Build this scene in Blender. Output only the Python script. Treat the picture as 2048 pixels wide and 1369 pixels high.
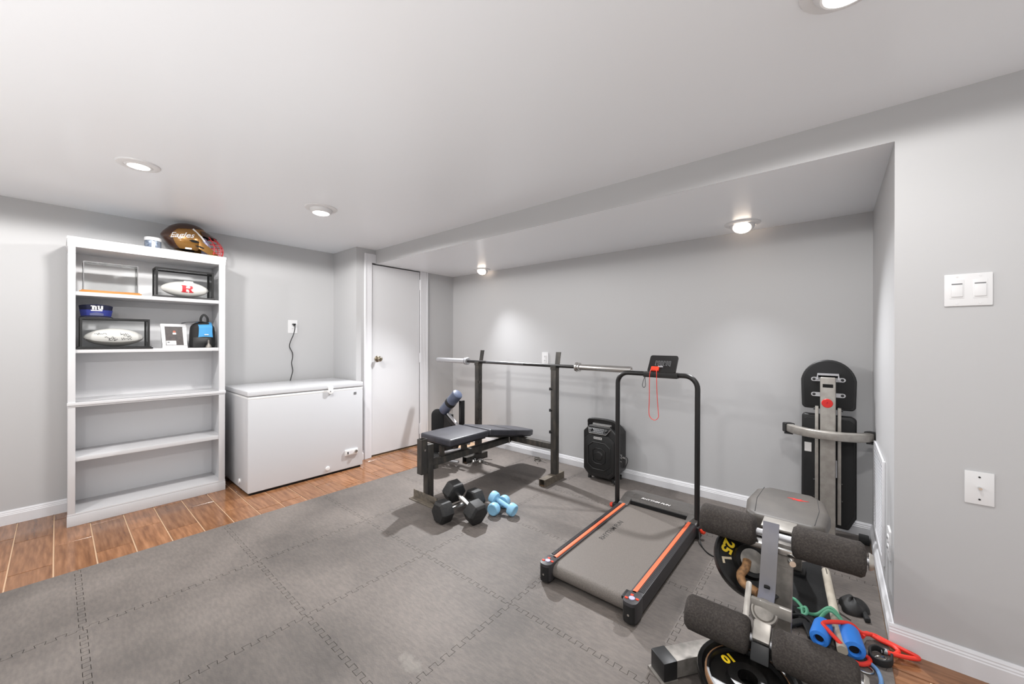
import bpy, bmesh, math, random
from mathutils import Matrix, Vector
random.seed(7)
PI = math.pi
scene = bpy.context.scene
for o in list(bpy.data.objects): bpy.data.objects.remove(o)
COL = scene.collection

# ------------------------------------------------------------------ camera
YAW, ROLL, FPX = 0.6981, 0.0018, 764.85
cd = bpy.data.cameras.new('camera'); cam = bpy.data.objects.new('camera', cd); COL.objects.link(cam)
cd.sensor_width = 36.0; cd.sensor_fit = 'HORIZONTAL'; cd.lens = FPX / 2048 * 36.0
cd.shift_y = -(684.5 - 681.28) / 2048; cd.clip_start = 0.02; cd.clip_end = 60
cam.matrix_world = Matrix.Translation((0, 0, 1.2)) @ Matrix.Rotation(YAW, 4, 'Z') @ Matrix.Rotation(PI/2, 4, 'X') @ Matrix.Rotation(ROLL, 4, 'Z')
scene.camera = cam
# ------------------------------------------------------------------ world and exposure
wd = bpy.data.worlds.new('world'); scene.world = wd; wd.use_nodes = True
wd.node_tree.nodes['Background'].inputs[0].default_value = (0.97, 0.985, 1.0, 1)
wd.node_tree.nodes['Background'].inputs[1].default_value = 0.82
vs = scene.view_settings
vs.view_transform = 'Standard'; vs.look = 'None'; vs.gamma = 1.0; vs.use_curve_mapping = False; vs.exposure = 0.03
# lamp powers (the lamps themselves are built with their fixtures below)
P_ROOM, P_ALC, P_UP = 58.0, 300.0, 125.0

# ------------------------------------------------------------------ helpers
def lin(c):
    c = c/255.0
    return c/12.92 if c <= 0.04045 else ((c+0.055)/1.055)**2.4
def rgb(r, g, b): return (lin(r), lin(g), lin(b), 1.0)

def mat(name, c, rough=0.5, metal=0.0, c2=None, scale=20.0, detail=3.0, bump=0.0, bscale=None, spec=0.5, stretch=None, emit=0.0, lo=0.35, hi=0.65, coat=0.0, sheen=0.0):
    m = bpy.data.materials.new(name); m.use_nodes = True
    nt = m.node_tree; b = nt.nodes['Principled BSDF']
    b.inputs['Roughness'].default_value = rough; b.inputs['Metallic'].default_value = metal
    b.inputs['Specular IOR Level'].default_value = spec
    b.inputs['Base Color'].default_value = rgb(*c)
    if coat: b.inputs['Coat Weight'].default_value = coat; b.inputs['Coat Roughness'].default_value = 0.1
    if sheen: b.inputs['Sheen Weight'].default_value = sheen
    if emit:
        b.inputs['Emission Color'].default_value = rgb(*c); b.inputs['Emission Strength'].default_value = emit
    if c2 or bump:
        tc = nt.nodes.new('ShaderNodeTexCoord'); mp = nt.nodes.new('ShaderNodeMapping')
        nt.links.new(tc.outputs['Object'], mp.inputs['Vector'])
        if stretch: mp.inputs['Scale'].default_value = stretch
        if c2:
            n = nt.nodes.new('ShaderNodeTexNoise'); n.inputs['Scale'].default_value = scale; n.inputs['Detail'].default_value = detail
            nt.links.new(mp.outputs[0], n.inputs['Vector'])
            r = nt.nodes.new('ShaderNodeValToRGB')
            r.color_ramp.elements[0].position = lo; r.color_ramp.elements[0].color = rgb(*c)
            r.color_ramp.elements[1].position = hi; r.color_ramp.elements[1].color = rgb(*c2)
            nt.links.new(n.outputs['Fac'], r.inputs[0]); nt.links.new(r.outputs[0], b.inputs['Base Color'])
        if bump:
            n2 = nt.nodes.new('ShaderNodeTexNoise'); n2.inputs['Scale'].default_value = bscale or scale; n2.inputs['Detail'].default_value = 2.0
            nt.links.new(mp.outputs[0], n2.inputs['Vector'])
            bp = nt.nodes.new('ShaderNodeBump'); bp.inputs['Strength'].default_value = bump; bp.inputs['Distance'].default_value = 0.002
            nt.links.new(n2.outputs['Fac'], bp.inputs['Height']); nt.links.new(bp.outputs[0], b.inputs['Normal'])
    return m

def tile_mat():
    m = bpy.data.materials.new('brown_wood_look_tile'); m.use_nodes = True; nt = m.node_tree; N = nt.nodes; L = nt.links
    b = N['Principled BSDF']; b.inputs['Roughness'].default_value = 0.16
    tc = N.new('ShaderNodeTexCoord'); oi = N.new('ShaderNodeObjectInfo')
    ad = N.new('ShaderNodeVectorMath'); ad.operation = 'ADD'
    ml = N.new('ShaderNodeMath'); ml.operation = 'MULTIPLY'; ml.inputs[1].default_value = 37.0
    L.new(oi.outputs['Random'], ml.inputs[0]); L.new(tc.outputs['Object'], ad.inputs[0]); L.new(ml.outputs[0], ad.inputs[1])
    mp = N.new('ShaderNodeMapping'); mp.inputs['Scale'].default_value = (6.0, 60.0, 6.0); L.new(ad.outputs[0], mp.inputs['Vector'])
    n = N.new('ShaderNodeTexNoise'); n.inputs['Scale'].default_value = 1.0; n.inputs['Detail'].default_value = 5; L.new(mp.outputs[0], n.inputs['Vector'])
    r = N.new('ShaderNodeValToRGB')
    e = r.color_ramp.elements; e[0].position = 0.28; e[0].color = rgb(108, 72, 48); e[1].position = 0.75; e[1].color = rgb(154, 111, 80)
    x = e.new(0.5); x.color = rgb(132, 91, 62)
    L.new(n.outputs['Fac'], r.inputs[0])
    hs = N.new('ShaderNodeHueSaturation'); L.new(r.outputs[0], hs.inputs['Color'])
    mr = N.new('ShaderNodeMapRange'); mr.inputs['To Min'].default_value = 0.82; mr.inputs['To Max'].default_value = 1.15
    L.new(oi.outputs['Random'], mr.inputs['Value']); L.new(mr.outputs[0], hs.inputs['Value'])
    L.new(hs.outputs[0], b.inputs['Base Color'])
    bp = N.new('ShaderNodeBump'); bp.inputs['Strength'].default_value = 0.06; bp.inputs['Distance'].default_value = 0.002
    L.new(n.outputs['Fac'], bp.inputs['Height']); L.new(bp.outputs[0], b.inputs['Normal'])
    return m

def slab_mat():
    # floor slab: grout where tiles lie, printed with the same plank layout beyond the built tiles
    m = bpy.data.materials.new('tile_grout_floor'); m.use_nodes = True; nt = m.node_tree; N = nt.nodes; L = nt.links
    b = N['Principled BSDF']; b.inputs['Roughness'].default_value = 0.5
    b.inputs['Base Color'].default_value = rgb(214, 182, 150)
    return m

def foam_mat():
    m = bpy.data.materials.new('worn_grey_foam'); m.use_nodes = True; nt = m.node_tree; N = nt.nodes; L = nt.links
    b = N['Principled BSDF']; b.inputs['Roughness'].default_value = 0.62; b.inputs['Specular IOR Level'].default_value = 0.4
    g = N.new('ShaderNodeNewGeometry')
    def noise(scale, detail, sc=None):
        mp = N.new('ShaderNodeMapping'); L.new(g.outputs['Position'], mp.inputs['Vector'])
        if sc: mp.inputs['Scale'].default_value = sc
        n = N.new('ShaderNodeTexNoise'); n.inputs['Scale'].default_value = scale; n.inputs['Detail'].default_value = detail
        L.new(mp.outputs[0], n.inputs['Vector']); return n
    n1 = noise(1.7, 7); n2 = noise(60, 4, (0.5, 1.6, 1))
    r1 = N.new('ShaderNodeValToRGB'); e = r1.color_ramp.elements
    e[0].position = 0.3; e[0].color = rgb(80, 75, 72); e[1].position = 0.7; e[1].color = rgb(118, 111, 106)
    L.new(n1.outputs['Fac'], r1.inputs[0])
    r2 = N.new('ShaderNodeValToRGB'); e = r2.color_ramp.elements
    e[0].position = 0.35; e[0].color = (0.86, 0.86, 0.86, 1); e[1].position = 0.7; e[1].color = (1.12, 1.1, 1.08, 1)
    L.new(n2.outputs['Fac'], r2.inputs[0])
    mx = N.new('ShaderNodeMix'); mx.data_type = 'RGBA'; mx.blend_type = 'MULTIPLY'; mx.inputs[0].default_value = 1.0
    L.new(r1.outputs[0], mx.inputs[6]); L.new(r2.outputs[0], mx.inputs[7])
    # chalky scuff on one spot of the mat
    vm = N.new('ShaderNodeVectorMath'); vm.operation = 'SUBTRACT'; L.new(g.outputs['Position'], vm.inputs[0]); vm.inputs[1].default_value = (-1.19, 0.84, 0.012)
    rot = N.new('ShaderNodeMapping'); rot.inputs['Scale'].default_value = (11.0, 20.0, 1.0); rot.inputs['Rotation'].default_value = (0, 0, 0.9)
    L.new(vm.outputs[0], rot.inputs['Vector'])
    ln = N.new('ShaderNodeVectorMath'); ln.operation = 'LENGTH'; L.new(rot.outputs[0], ln.inputs[0])
    n3 = noise(38, 3)
    sm = N.new('ShaderNodeMath'); sm.operation = 'MULTIPLY_ADD'; L.new(n3.outputs['Fac'], sm.inputs[0]); sm.inputs[1].default_value = 1.3; L.new(ln.outputs['Value'], sm.inputs[2])
    mr = N.new('ShaderNodeMapRange'); mr.inputs['From Min'].default_value = 1.35; mr.inputs['From Max'].default_value = 1.05; mr.inputs['To Max'].default_value = 0.3
    L.new(sm.outputs[0], mr.inputs['Value'])
    mx2 = N.new('ShaderNodeMix'); mx2.data_type = 'RGBA'; L.new(mr.outputs[0], mx2.inputs[0]); L.new(mx.outputs[2], mx2.inputs[6]); mx2.inputs[7].default_value = rgb(150, 146, 138)
    L.new(mx2.outputs[2], b.inputs['Base Color'])
    vo = N.new('ShaderNodeTexVoronoi'); vo.inputs['Scale'].default_value = 170.0
    L.new(g.outputs['Position'], vo.inputs['Vector'])
    bp = N.new('ShaderNodeBump'); bp.inputs['Strength'].default_value = 0.5; bp.inputs['Distance'].default_value = 0.0012
    L.new(vo.outputs['Distance'], bp.inputs['Height']); L.new(bp.outputs[0], b.inputs['Normal'])
    return m

def glass_mat():
    m = bpy.data.materials.new('clear_acrylic'); m.use_nodes = True; nt = m.node_tree; N = nt.nodes
    N.remove(N['Principled BSDF'])
    t = N.new('ShaderNodeBsdfTransparent'); t.inputs[0].default_value = (0.992, 0.994, 0.992, 1)
    gl = N.new('ShaderNodeBsdfGlossy'); gl.inputs['Roughness'].default_value = 0.02
    fr = N.new('ShaderNodeFresnel'); fr.inputs[0].default_value = 1.27
    mx = N.new('ShaderNodeMixShader'); L = nt.links
    L.new(fr.outputs[0], mx.inputs[0]); L.new(t.outputs[0], mx.inputs[1]); L.new(gl.outputs[0], mx.inputs[2])
    L.new(mx.outputs[0], N['Material Output'].inputs[0])
    return m

M = {}
M['wall'] = mat('grey_wall_paint', (190, 190, 191), 0.5, bump=0.05, bscale=140, spec=0.3)
M['ceil'] = mat('white_ceiling_paint', (240, 243, 247), 0.3, bump=0.04, bscale=60, spec=0.45)
M['trim'] = mat('white_trim_paint', (226, 226, 229), 0.32)
M['door'] = mat('white_door_paint', (216, 216, 218), 0.38, bump=0.03, bscale=90)
M['shelfwhite'] = mat('white_bookcase_paint', (208, 208, 210), 0.35)
M['shelfback'] = mat('grey_back_panel', (224, 224, 226), 0.5)
M['tile'] = tile_mat(); M['slab'] = slab_mat(); M['foam'] = foam_mat(); M['glass'] = glass_mat()
M['dark'] = mat('dark_void', (14, 13, 13), 0.9)
M['enamel'] = mat('white_freezer_enamel', (206, 207, 210), 0.22)
M['enamel2'] = mat('white_freezer_plastic', (232, 232, 232), 0.35)
M['gasket'] = mat('grey_gasket', (150, 150, 152), 0.6)
M['badge'] = mat('grey_badge', (118, 118, 120), 0.4)
M['black'] = mat('black_plastic', (22, 22, 23), 0.42)
M['blackmatte'] = mat('black_matte', (24, 24, 25), 0.75)
M['rubber'] = mat('black_rubber', (26, 26, 27), 0.6, c2=(38, 37, 36), scale=60)
M['steel'] = mat('worn_dark_steel', (62, 60, 58), 0.45, 0.3, c2=(92, 86, 78), scale=28, detail=5, stretch=(1, 1, 0.35), lo=0.45, hi=0.8)
M['rusty'] = mat('rusty_brown_steel', (86, 80, 73), 0.6, 0.2, c2=(112, 103, 91), scale=40, detail=5)
M['rust'] = mat('rust_orange', (128, 92, 58), 0.8, 0.0, c2=(92, 66, 46), scale=50, detail=5)
M['steelbar'] = mat('dark_bar_steel', (96, 96, 98), 0.35, 0.8)
M['rustrod'] = mat('rusty_rod', (150, 112, 74), 0.7, 0.2, c2=(104, 76, 52), scale=70, detail=5)
M['vinyl'] = mat('black_vinyl', (50, 50, 56), 0.4, c2=(60, 60, 67), scale=14, bump=0.15, bscale=220)
M['vinylside'] = mat('black_vinyl_side', (30, 30, 31), 0.5, bump=0.2, bscale=120)
M['bluevinyl'] = mat('slate_blue_vinyl', (86, 94, 114), 0.35, c2=(72, 80, 100), scale=16)
M['chrome'] = mat('brushed_chrome', (205, 203, 200), 0.22, 1.0)
M['bright'] = mat('bright_aluminium', (186, 186, 189), 0.4, 0.6)
M['silver'] = mat('silver_painted_steel', (172, 168, 162), 0.38, 0.45, c2=(158, 153, 147), scale=30, detail=4)
M['silverd'] = mat('scuffed_silver_steel', (120, 116, 111), 0.5, 0.5, c2=(146, 141, 135), scale=30, detail=5)
M['foamroll'] = mat('dark_foam_roller', (56, 52, 50), 0.9, c2=(76, 71, 67), scale=190, detail=3, bump=0.5, bscale=300, spec=0.2, lo=0.4, hi=0.75)
M['greyvinyl'] = mat('grey_vinyl_seat', (76, 72, 68), 0.5, c2=(90, 85, 80), scale=8, bump=0.15, bscale=200)
M['lightblue'] = mat('light_blue_vinyl', (138, 188, 218), 0.45, bump=0.1, bscale=150)
M['red'] = mat('red_plastic', (216, 38, 32), 0.4)
M['redband'] = mat('red_latex_tube', (226, 52, 36), 0.42)
M['orange'] = mat('orange_stripe', (236, 106, 66), 0.5)
M['orange2'] = mat('orange_red_plastic', (240, 66, 38), 0.4)
M['yellow'] = mat('yellow_paint', (226, 192, 36), 0.5)
M['white'] = mat('white_plastic', (226, 226, 227), 0.35)
M['whiteprint'] = mat('white_print', (232, 230, 228), 0.5)
M['cream'] = mat('pale_scuffed_print', (196, 182, 156), 0.6)
M['belt'] = mat('grey_running_belt', (92, 86, 81), 0.6, c2=(112, 105, 99), scale=320, detail=2, bump=0.3, bscale=420)
M['belttext'] = mat('dark_belt_print', (48, 45, 42), 0.6)
M['hood'] = mat('charcoal_hood_plastic', (74, 71, 68), 0.5, c2=(84, 80, 77), scale=120)
M['rail'] = mat('dark_ribbed_rail', (52, 50, 52), 0.45)
M['tube'] = mat('dark_painted_tube', (38, 37, 37), 0.35, 0.3)
M['speaker'] = mat('black_speaker_plastic', (30, 29, 29), 0.42)
M['grille'] = mat('black_speaker_grille', (20, 20, 20), 0.55, bump=0.4, bscale=500)
M['woodbase'] = mat('amber_wood_base', (186, 126, 44), 0.4, c2=(168, 108, 34), scale=30, stretch=(1, 0.1, 1))
M['ball'] = mat('white_leather', (232, 230, 226), 0.5, bump=0.25, bscale=340)
M['ballgrey'] = mat('grey_leather_panel', (150, 146, 141), 0.55)
M['ink'] = mat('dark_ink', (70, 70, 76), 0.6)
M['crimson'] = mat('crimson_print', (206, 34, 48), 0.5)
M['gold'] = mat('gold_helmet_paint', (150, 108, 52), 0.28, 0.45, coat=0.5)
M['brown'] = mat('brown_helmet_paint', (62, 36, 22), 0.3, 0.1, coat=0.5)
M['wirered'] = mat('red_cage_wire', (196, 44, 50), 0.4)
M['lilac'] = mat('pale_lilac_plastic', (176, 172, 200), 0.5)
M['navy'] = mat('navy_cloth', (16, 20, 48), 0.8)
M['blue'] = mat('royal_blue_cloth', (42, 52, 128), 0.7)
M['slate'] = mat('slate_blue_cloth', (84, 88, 124), 0.7)
M['cyan'] = mat('sky_blue_cloth', (74, 152, 206), 0.7, bump=0.2, bscale=300)
M['photo'] = mat('dark_photo_print', (48, 42, 42), 0.45, c2=(66, 56, 54), scale=60)
M['skin'] = mat('rust_print_spot', (176, 96, 70), 0.5)
M['jarlabel'] = mat('silver_jar_label', (150, 160, 176), 0.35, 0.4, c2=(80, 92, 112), scale=45)
M['brass'] = mat('aged_brass', (150, 140, 122), 0.28, 0.9)
M['foamblue'] = mat('bright_blue_foam', (48, 128, 222), 0.55)
M['bluetube'] = mat('dusty_blue_tube', (96, 136, 182), 0.45)
M['green'] = mat('mint_green_band', (96, 168, 134), 0.5)
M['pole'] = mat('ivory_pole', (196, 188, 174), 0.4, c2=(176, 167, 152), scale=12)
M['webbing'] = mat('faded_grey_blue_metal', (122, 120, 122), 0.5, 0.2, c2=(98, 99, 112), scale=6, detail=4)
M['blackmat'] = mat('black_rubber_pad', (10, 10, 11), 0.85, bump=0.4, bscale=300)
M['iron'] = mat('black_cast_iron', (17, 17, 17), 0.3, 0.2, c2=(26, 24, 23), scale=30)
M['bulb'] = mat('lit_lamp_glass', (255, 250, 244), 0.4, emit=9.0)
M['bulbwarm'] = mat('lit_warm_lamp_glass', (255, 236, 216), 0.4, emit=9.0)

class MB:
    def __init__(s): s.v = []; s.f = []
    def add(s, vs, fs, T=None):
        k = len(s.v)
        s.v += [tuple(T @ Vector(p)) if T else tuple(p) for p in vs]
        s.f += [tuple(i+k for i in f) for f in fs]; return s
    def box(s, x0, x1, y0, y1, z0, z1, T=None):
        return s.add([(x0,y0,z0),(x1,y0,z0),(x1,y1,z0),(x0,y1,z0),(x0,y0,z1),(x1,y0,z1),(x1,y1,z1),(x0,y1,z1)],
                     [(0,3,2,1),(4,5,6,7),(0,1,5,4),(1,2,6,5),(2,3,7,6),(3,0,4,7)], T)
    def sweep(s, pts, prof, closed=False, up=None, cap=True, scales=None):
        pts = [Vector(p) for p in pts]; n = len(pts); m = len(prof); vs = []; prev = None
        for i, p in enumerate(pts):
            a = pts[(i-1) % n] if (closed or i) else p; b = pts[(i+1) % n] if (closed or i < n-1) else p
            t = (b-a).normalized()
            if prev is None:
                u = Vector(up) if up else (Vector((0,0,1)) if abs(t.z) < 0.9 else Vector((0,1,0)))
            else: u = prev
            u = (u - t*u.dot(t)).normalized(); prev = u; w = t.cross(u)
            q = scales[i] if scales else 1.0
            vs += [p + w*(x*q) + u*(y*q) for x, y in prof]
        fs = []
        for i in range(n if closed else n-1):
            j = (i+1) % n
            for k in range(m): fs.append((i*m+k, i*m+(k+1)%m, j*m+(k+1)%m, j*m+k))
        if cap and not closed: fs += [tuple(range(m-1, -1, -1)), tuple((n-1)*m+k for k in range(m))]
        return s.add(vs, fs)
    def tube(s, pts, r, n=10, closed=False, cap=True, scales=None):
        return s.sweep(pts, [(r*math.cos(2*PI*k/n), r*math.sin(2*PI*k/n)) for k in range(n)], closed, None, cap, scales)
    def cyl(s, p0, p1, r, r2=None, n=24):
        q = 1.0 if r2 is None else r2/r
        return s.tube([p0, p1], r, n, scales=[1.0, q])
    def sq(s, pts, w, h=None, up=None):
        h = h or w
        return s.sweep(pts, [(-w/2,-h/2),(w/2,-h/2),(w/2,h/2),(-w/2,h/2)], up=up)
    def prism(s, poly, d, T=None):
        n = len(poly)
        vs = [(x,y,0) for x,y in poly]+[(x,y,d) for x,y in poly]
        fs = [tuple(range(n-1,-1,-1)), tuple(range(n,2*n))]+[(i,(i+1)%n,n+(i+1)%n,n+i) for i in range(n)]
        return s.add(vs, fs, T)
    def lathe(s, prof, T=None, n=32, a0=0, a1=2*PI):
        full = abs(a1-a0-2*PI) < 1e-6; m = len(prof); k = n if full else n+1
        vs = [(r*math.cos(a0+(a1-a0)*i/n), r*math.sin(a0+(a1-a0)*i/n), z) for i in range(k) for r, z in prof]
        fs = []
        for i in range(n):
            j = (i+1) % k
            for q in range(m-1): fs.append((i*m+q, j*m+q, j*m+q+1, i*m+q+1))
        return s.add(vs, fs, T)
    def grid(s, fn, nu, nv, closeu=False):
        vs = [fn(i/nu, j/nv) for i in range(nu+(0 if closeu else 1)) for j in range(nv+1)]; k = nu if closeu else nu+1
        fs = [((i*(nv+1)+j), (((i+1)%k)*(nv+1)+j), (((i+1)%k)*(nv+1)+j+1), (i*(nv+1)+j+1)) for i in range(nu) for j in range(nv)]
        return s.add(vs, fs)
    def build(s, name, m, parent=None, bevel=0.0, seg=2, smooth=35, solid=0.0, label=None):
        bm = bmesh.new(); vs = [bm.verts.new(p) for p in s.v]
        for f in s.f:
            try: bm.faces.new([vs[i] for i in f])
            except ValueError: pass
        bmesh.ops.remove_doubles(bm, verts=bm.verts, dist=1e-6)
        if solid:
            bmesh.ops.recalc_face_normals(bm, faces=bm.faces); bm.normal_update()
            bd = [e for e in bm.edges if len(e.link_faces) == 1]; old = list(bm.verts); fo = list(bm.faces)
            nw = {v: bm.verts.new(v.co - v.normal*solid) for v in old}
            for f in fo: bm.faces.new([nw[v] for v in reversed(f.verts)])
            for e in bd:
                a, c = e.verts; bm.faces.new((a, c, nw[c], nw[a]))
        bmesh.ops.recalc_face_normals(bm, faces=bm.faces)
        if bevel:
            ed = [e for e in bm.edges if len(e.link_faces) == 2 and e.calc_face_angle(0) > 0.5]
            bmesh.ops.bevel(bm, geom=ed, offset=bevel, segments=seg, profile=0.6, affect='EDGES', clamp_overlap=True)
        w = Vector((0,0,0)); q = parent
        while q is not None: w = w + q.location; q = q.parent
        loc = Vector((0,0,0))
        if parent is None:
            xs = [v.co.x for v in bm.verts]; ys = [v.co.y for v in bm.verts]; zs = [v.co.z for v in bm.verts]
            loc = Vector(((min(xs)+max(xs))/2, (min(ys)+max(ys))/2, min(zs)))
        bmesh.ops.translate(bm, verts=bm.verts, vec=-(w+loc))
        me = bpy.data.meshes.new(name); bm.to_mesh(me); bm.free()
        me.materials.append(M[m])
        if smooth:
            me.polygons.foreach_set('use_smooth', [True]*len(me.polygons)); me.set_sharp_from_angle(angle=math.radians(smooth))
        o = bpy.data.objects.new(name, me); COL.objects.link(o); o.location = loc
        if parent is not None: o.parent = parent
        if label: o['label'] = label
        return o

def tag(o, label, cat, group=None):
    o['label'] = label; o['category'] = cat
    if group: o['group'] = group
    return o
def thing(name, label, cat, loc, group=None):
    o = bpy.data.objects.new(name, None); o.empty_display_size = 0.05; COL.objects.link(o); o.location = loc
    return tag(o, label, cat, group)
def struct(o): o['kind'] = 'structure'; return o
def axis(p, z, x=None):
    # frame at p whose local z is given direction z, local x close to x
    z = Vector(z).normalized(); x = Vector(x or ((1,0,0) if abs(z.x) < 0.9 else (0,1,0)))
    x = (x - z*x.dot(z)).normalized(); y = z.cross(x)
    return Matrix(((x.x,y.x,z.x,p[0]),(x.y,y.y,z.y,p[1]),(x.z,y.z,z.z,p[2]),(0,0,0,1)))
def circ(cx, cy, r, n=16, a0=0, a1=2*PI, inc=False):
    k = n+1 if inc else n
    return [(cx+r*math.cos(a0+(a1-a0)*i/n), cy+r*math.sin(a0+(a1-a0)*i/n)) for i in range(k)]
def rrect(x0, x1, y0, y1, r, n=5):
    return circ(x1-r,y0+r,r,n,-PI/2,0,True)+circ(x1-r,y1-r,r,n,0,PI/2,True)+circ(x0+r,y1-r,r,n,PI/2,PI,True)+circ(x0+r,y0+r,r,n,PI,1.5*PI,True)
def smoothpath(pts, k=6):
    P = [Vector(p) for p in pts]; out = []
    for i in range(len(P)-1):
        p0 = P[max(i-1,0)]; p1 = P[i]; p2 = P[i+1]; p3 = P[min(i+2,len(P)-1)]
        for j in range(k):
            t = j/k
            out.append(0.5*((2*p1)+(p2-p0)*t+(2*p0-5*p1+4*p2-p3)*t*t+(3*p1-p0-3*p2+p3)*t**3))
    out.append(P[-1]); return out
def text_geo(s, size, shear=0.0, bold=0.0):
    c = bpy.data.curves.new('t', 'FONT'); c.body = s; c.size = size; c.shear = shear; c.align_x = 'CENTER'; c.align_y = 'CENTER'; c.resolution_u = 3; c.offset = bold
    o = bpy.data.objects.new('t', c); COL.objects.link(o); bpy.context.view_layer.update()
    me = bpy.data.meshes.new_from_object(o.evaluated_get(bpy.context.evaluated_depsgraph_get()))
    vs = [tuple(v.co) for v in me.vertices]; fs = [tuple(p.vertices) for p in me.polygons]
    bpy.data.objects.remove(o); bpy.data.curves.remove(c); bpy.data.meshes.remove(me)
    return vs, fs

def fine(polys, step):
    # flat outlines -> dense flat mesh, so it can be wrapped onto a curved surface
    bm = bmesh.new()
    for p in polys: bm.faces.new([bm.verts.new((x, y, 0)) for x, y in p])
    bmesh.ops.triangulate(bm, faces=bm.faces)
    for _ in range(6):
        ed = [e for e in bm.edges if e.calc_length() > step]
        if not ed: break
        bmesh.ops.subdivide_edges(bm, edges=ed, cuts=1); bmesh.ops.triangulate(bm, faces=bm.faces)
    bm.verts.index_update()
    r = [tuple(v.co) for v in bm.verts], [tuple(v.index for v in f.verts) for f in bm.faces]
    bm.free(); return r
# ------------------------------------------------------------------ the setting
XL, XD, YJ, YB, YH, XR, ZC, ZS, BH = -4.098, -3.617, 1.909, 3.170, 2.116, 0.185, 2.126, 1.985, 0.0908
X1, Y0 = 1.7, -1.5
floor = struct(MB().box(XL-0.1, 1.5, -1.35, YB+0.1, -0.08, -0.004).build('floor', 'slab', smooth=0))
def baked(w, l):
    return MB().box(-l/2, l/2, -w/2, w/2, -0.009, 0.0)
_tm = {}
def floor_tile(x0, x1, y0, y1):
    g = 0.0028; l = round(x1-x0-2*g, 3); w = round(y1-y0-2*g, 3)
    if l < 0.02: return
    if (l, w) not in _tm:
        o = baked(w, l).build('floor_tile', 'tile', floor, bevel=0.0012, seg=1, smooth=0)
        me = o.data; me.transform(Matrix.Translation(floor.location))
        _tm[(l, w)] = me
    else:
        o = bpy.data.objects.new('floor_tile', _tm[(l, w)]); COL.objects.link(o); o.parent = floor
    o.location = Vector(((x0+x1)/2, (y0+y1)/2, 0.0)) - floor.location
offs = {0: -3.684, 1: -3.95, 2: -3.67, 3: -3.39, 4: -3.20, 5: -3.52, 6: -3.25, 7: -3.60}
def lay(xa, xb, ya, yb):
    TW, TL = 0.1527, 0.495
    for k in range(math.floor((ya+0.161)/TW), math.floor((yb+0.161)/TW)+1):
        y0 = -0.161+TW*k; y1 = y0+TW
        if y1 > yb+0.001: y1 = yb
        if y1-y0 < 0.03: continue
        ph = offs.get(k, -3.6+((k*0.37) % 1.0)*TL)
        n = math.floor((xa-ph)/TL)
        while ph+n*TL < xb:
            floor_tile(max(ph+n*TL, xa), min(ph+(n+1)*TL, xb), y0, y1); n += 1
lay(XL, -2.9, -0.77, 1.977); lay(XD, -2.9, 1.978, 2.76)
lay(0.10, 1.5, 0.6, YH)

struct(MB().box(XL-0.1, XL, Y0, YJ, 0, ZC).build('wall_left', 'wall', smooth=0))
struct(MB().box(XL-0.1, XD, YJ, 2.062, 0, ZC).build('wall_jog', 'wall', smooth=0))
b = MB(); b.box(XD-0.1, XD, 2.676, YB, 0, ZC); b.box(XD-0.1, XD, 2.062, 2.676, 1.992, ZC)
struct(b.build('wall_door', 'wall', smooth=0))
struct(MB().box(XD-0.13, XD-0.10, 2.062, 2.70, 0, 2.05).build('door_gap_shade', 'dark', smooth=0))  # dark panel behind the door, its colour stands for shade in the gaps
struct(MB().box(XD-0.1, XR+0.1, YB, YB+0.1, 0, ZC).build('wall_back', 'wall', smooth=0))
struct(MB().box(XR, X1, YH, YB+0.1, 0, ZC).build('wall_right', 'wall', smooth=0))
struct(MB().box(XD, XR, YH, YH+0.002, ZS, ZC).build('wall_header', 'wall', smooth=0))
struct(MB().box(XD, XR, YH+0.002, YB, ZS, ZC).build('ceiling_soffit', 'ceil', smooth=0))
struct(MB().box(XL-0.1, X1, Y0, YB+0.1, ZC, ZC+0.08).build('ceiling', 'ceil', smooth=0))

BP = [(0,0),(0.014,0),(0.014,0.062),(0.0115,0.066),(0.0115,0.071),(0.0085,0.076),(0.0085,0.081),(0.004,BH),(0,BH)]
def baseboard(name, p0, p1, nrm, z=0.0):
    p0 = Vector(p0); p1 = Vector(p1); n = Vector(nrm)
    vs = [(p0+n*a+Vector((0,0,h+z))) for a, h in BP]+[(p1+n*a+Vector((0,0,h+z))) for a, h in BP]
    m = len(BP); fs = [tuple(range(m)), tuple(range(2*m-1, m-1, -1))]+[(i,(i+1)%m,m+(i+1)%m,m+i) for i in range(m)]
    return struct(MB().add(vs, fs).build(name, 'trim', smooth=0))
baseboard('baseboard_left', (XL,Y0,0), (XL,YJ,0), (1,0,0))
baseboard('baseboard_jog', (XD,YJ-0.013,0), (XD,1.992,0), (1,0,0))
baseboard('baseboard_door', (XD,2.775,0), (XD,YB,0), (1,0,0))
baseboard('baseboard_back', (XD,YB,0), (XR,YB,0), (0,-1,0))
baseboard('baseboard_side', (XR,YH,0), (XR,YB,0), (-1,0,0))
baseboard('baseboard_right', (XR-0.0135,YH,0), (X1,YH,0), (0,-1,0))

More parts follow.
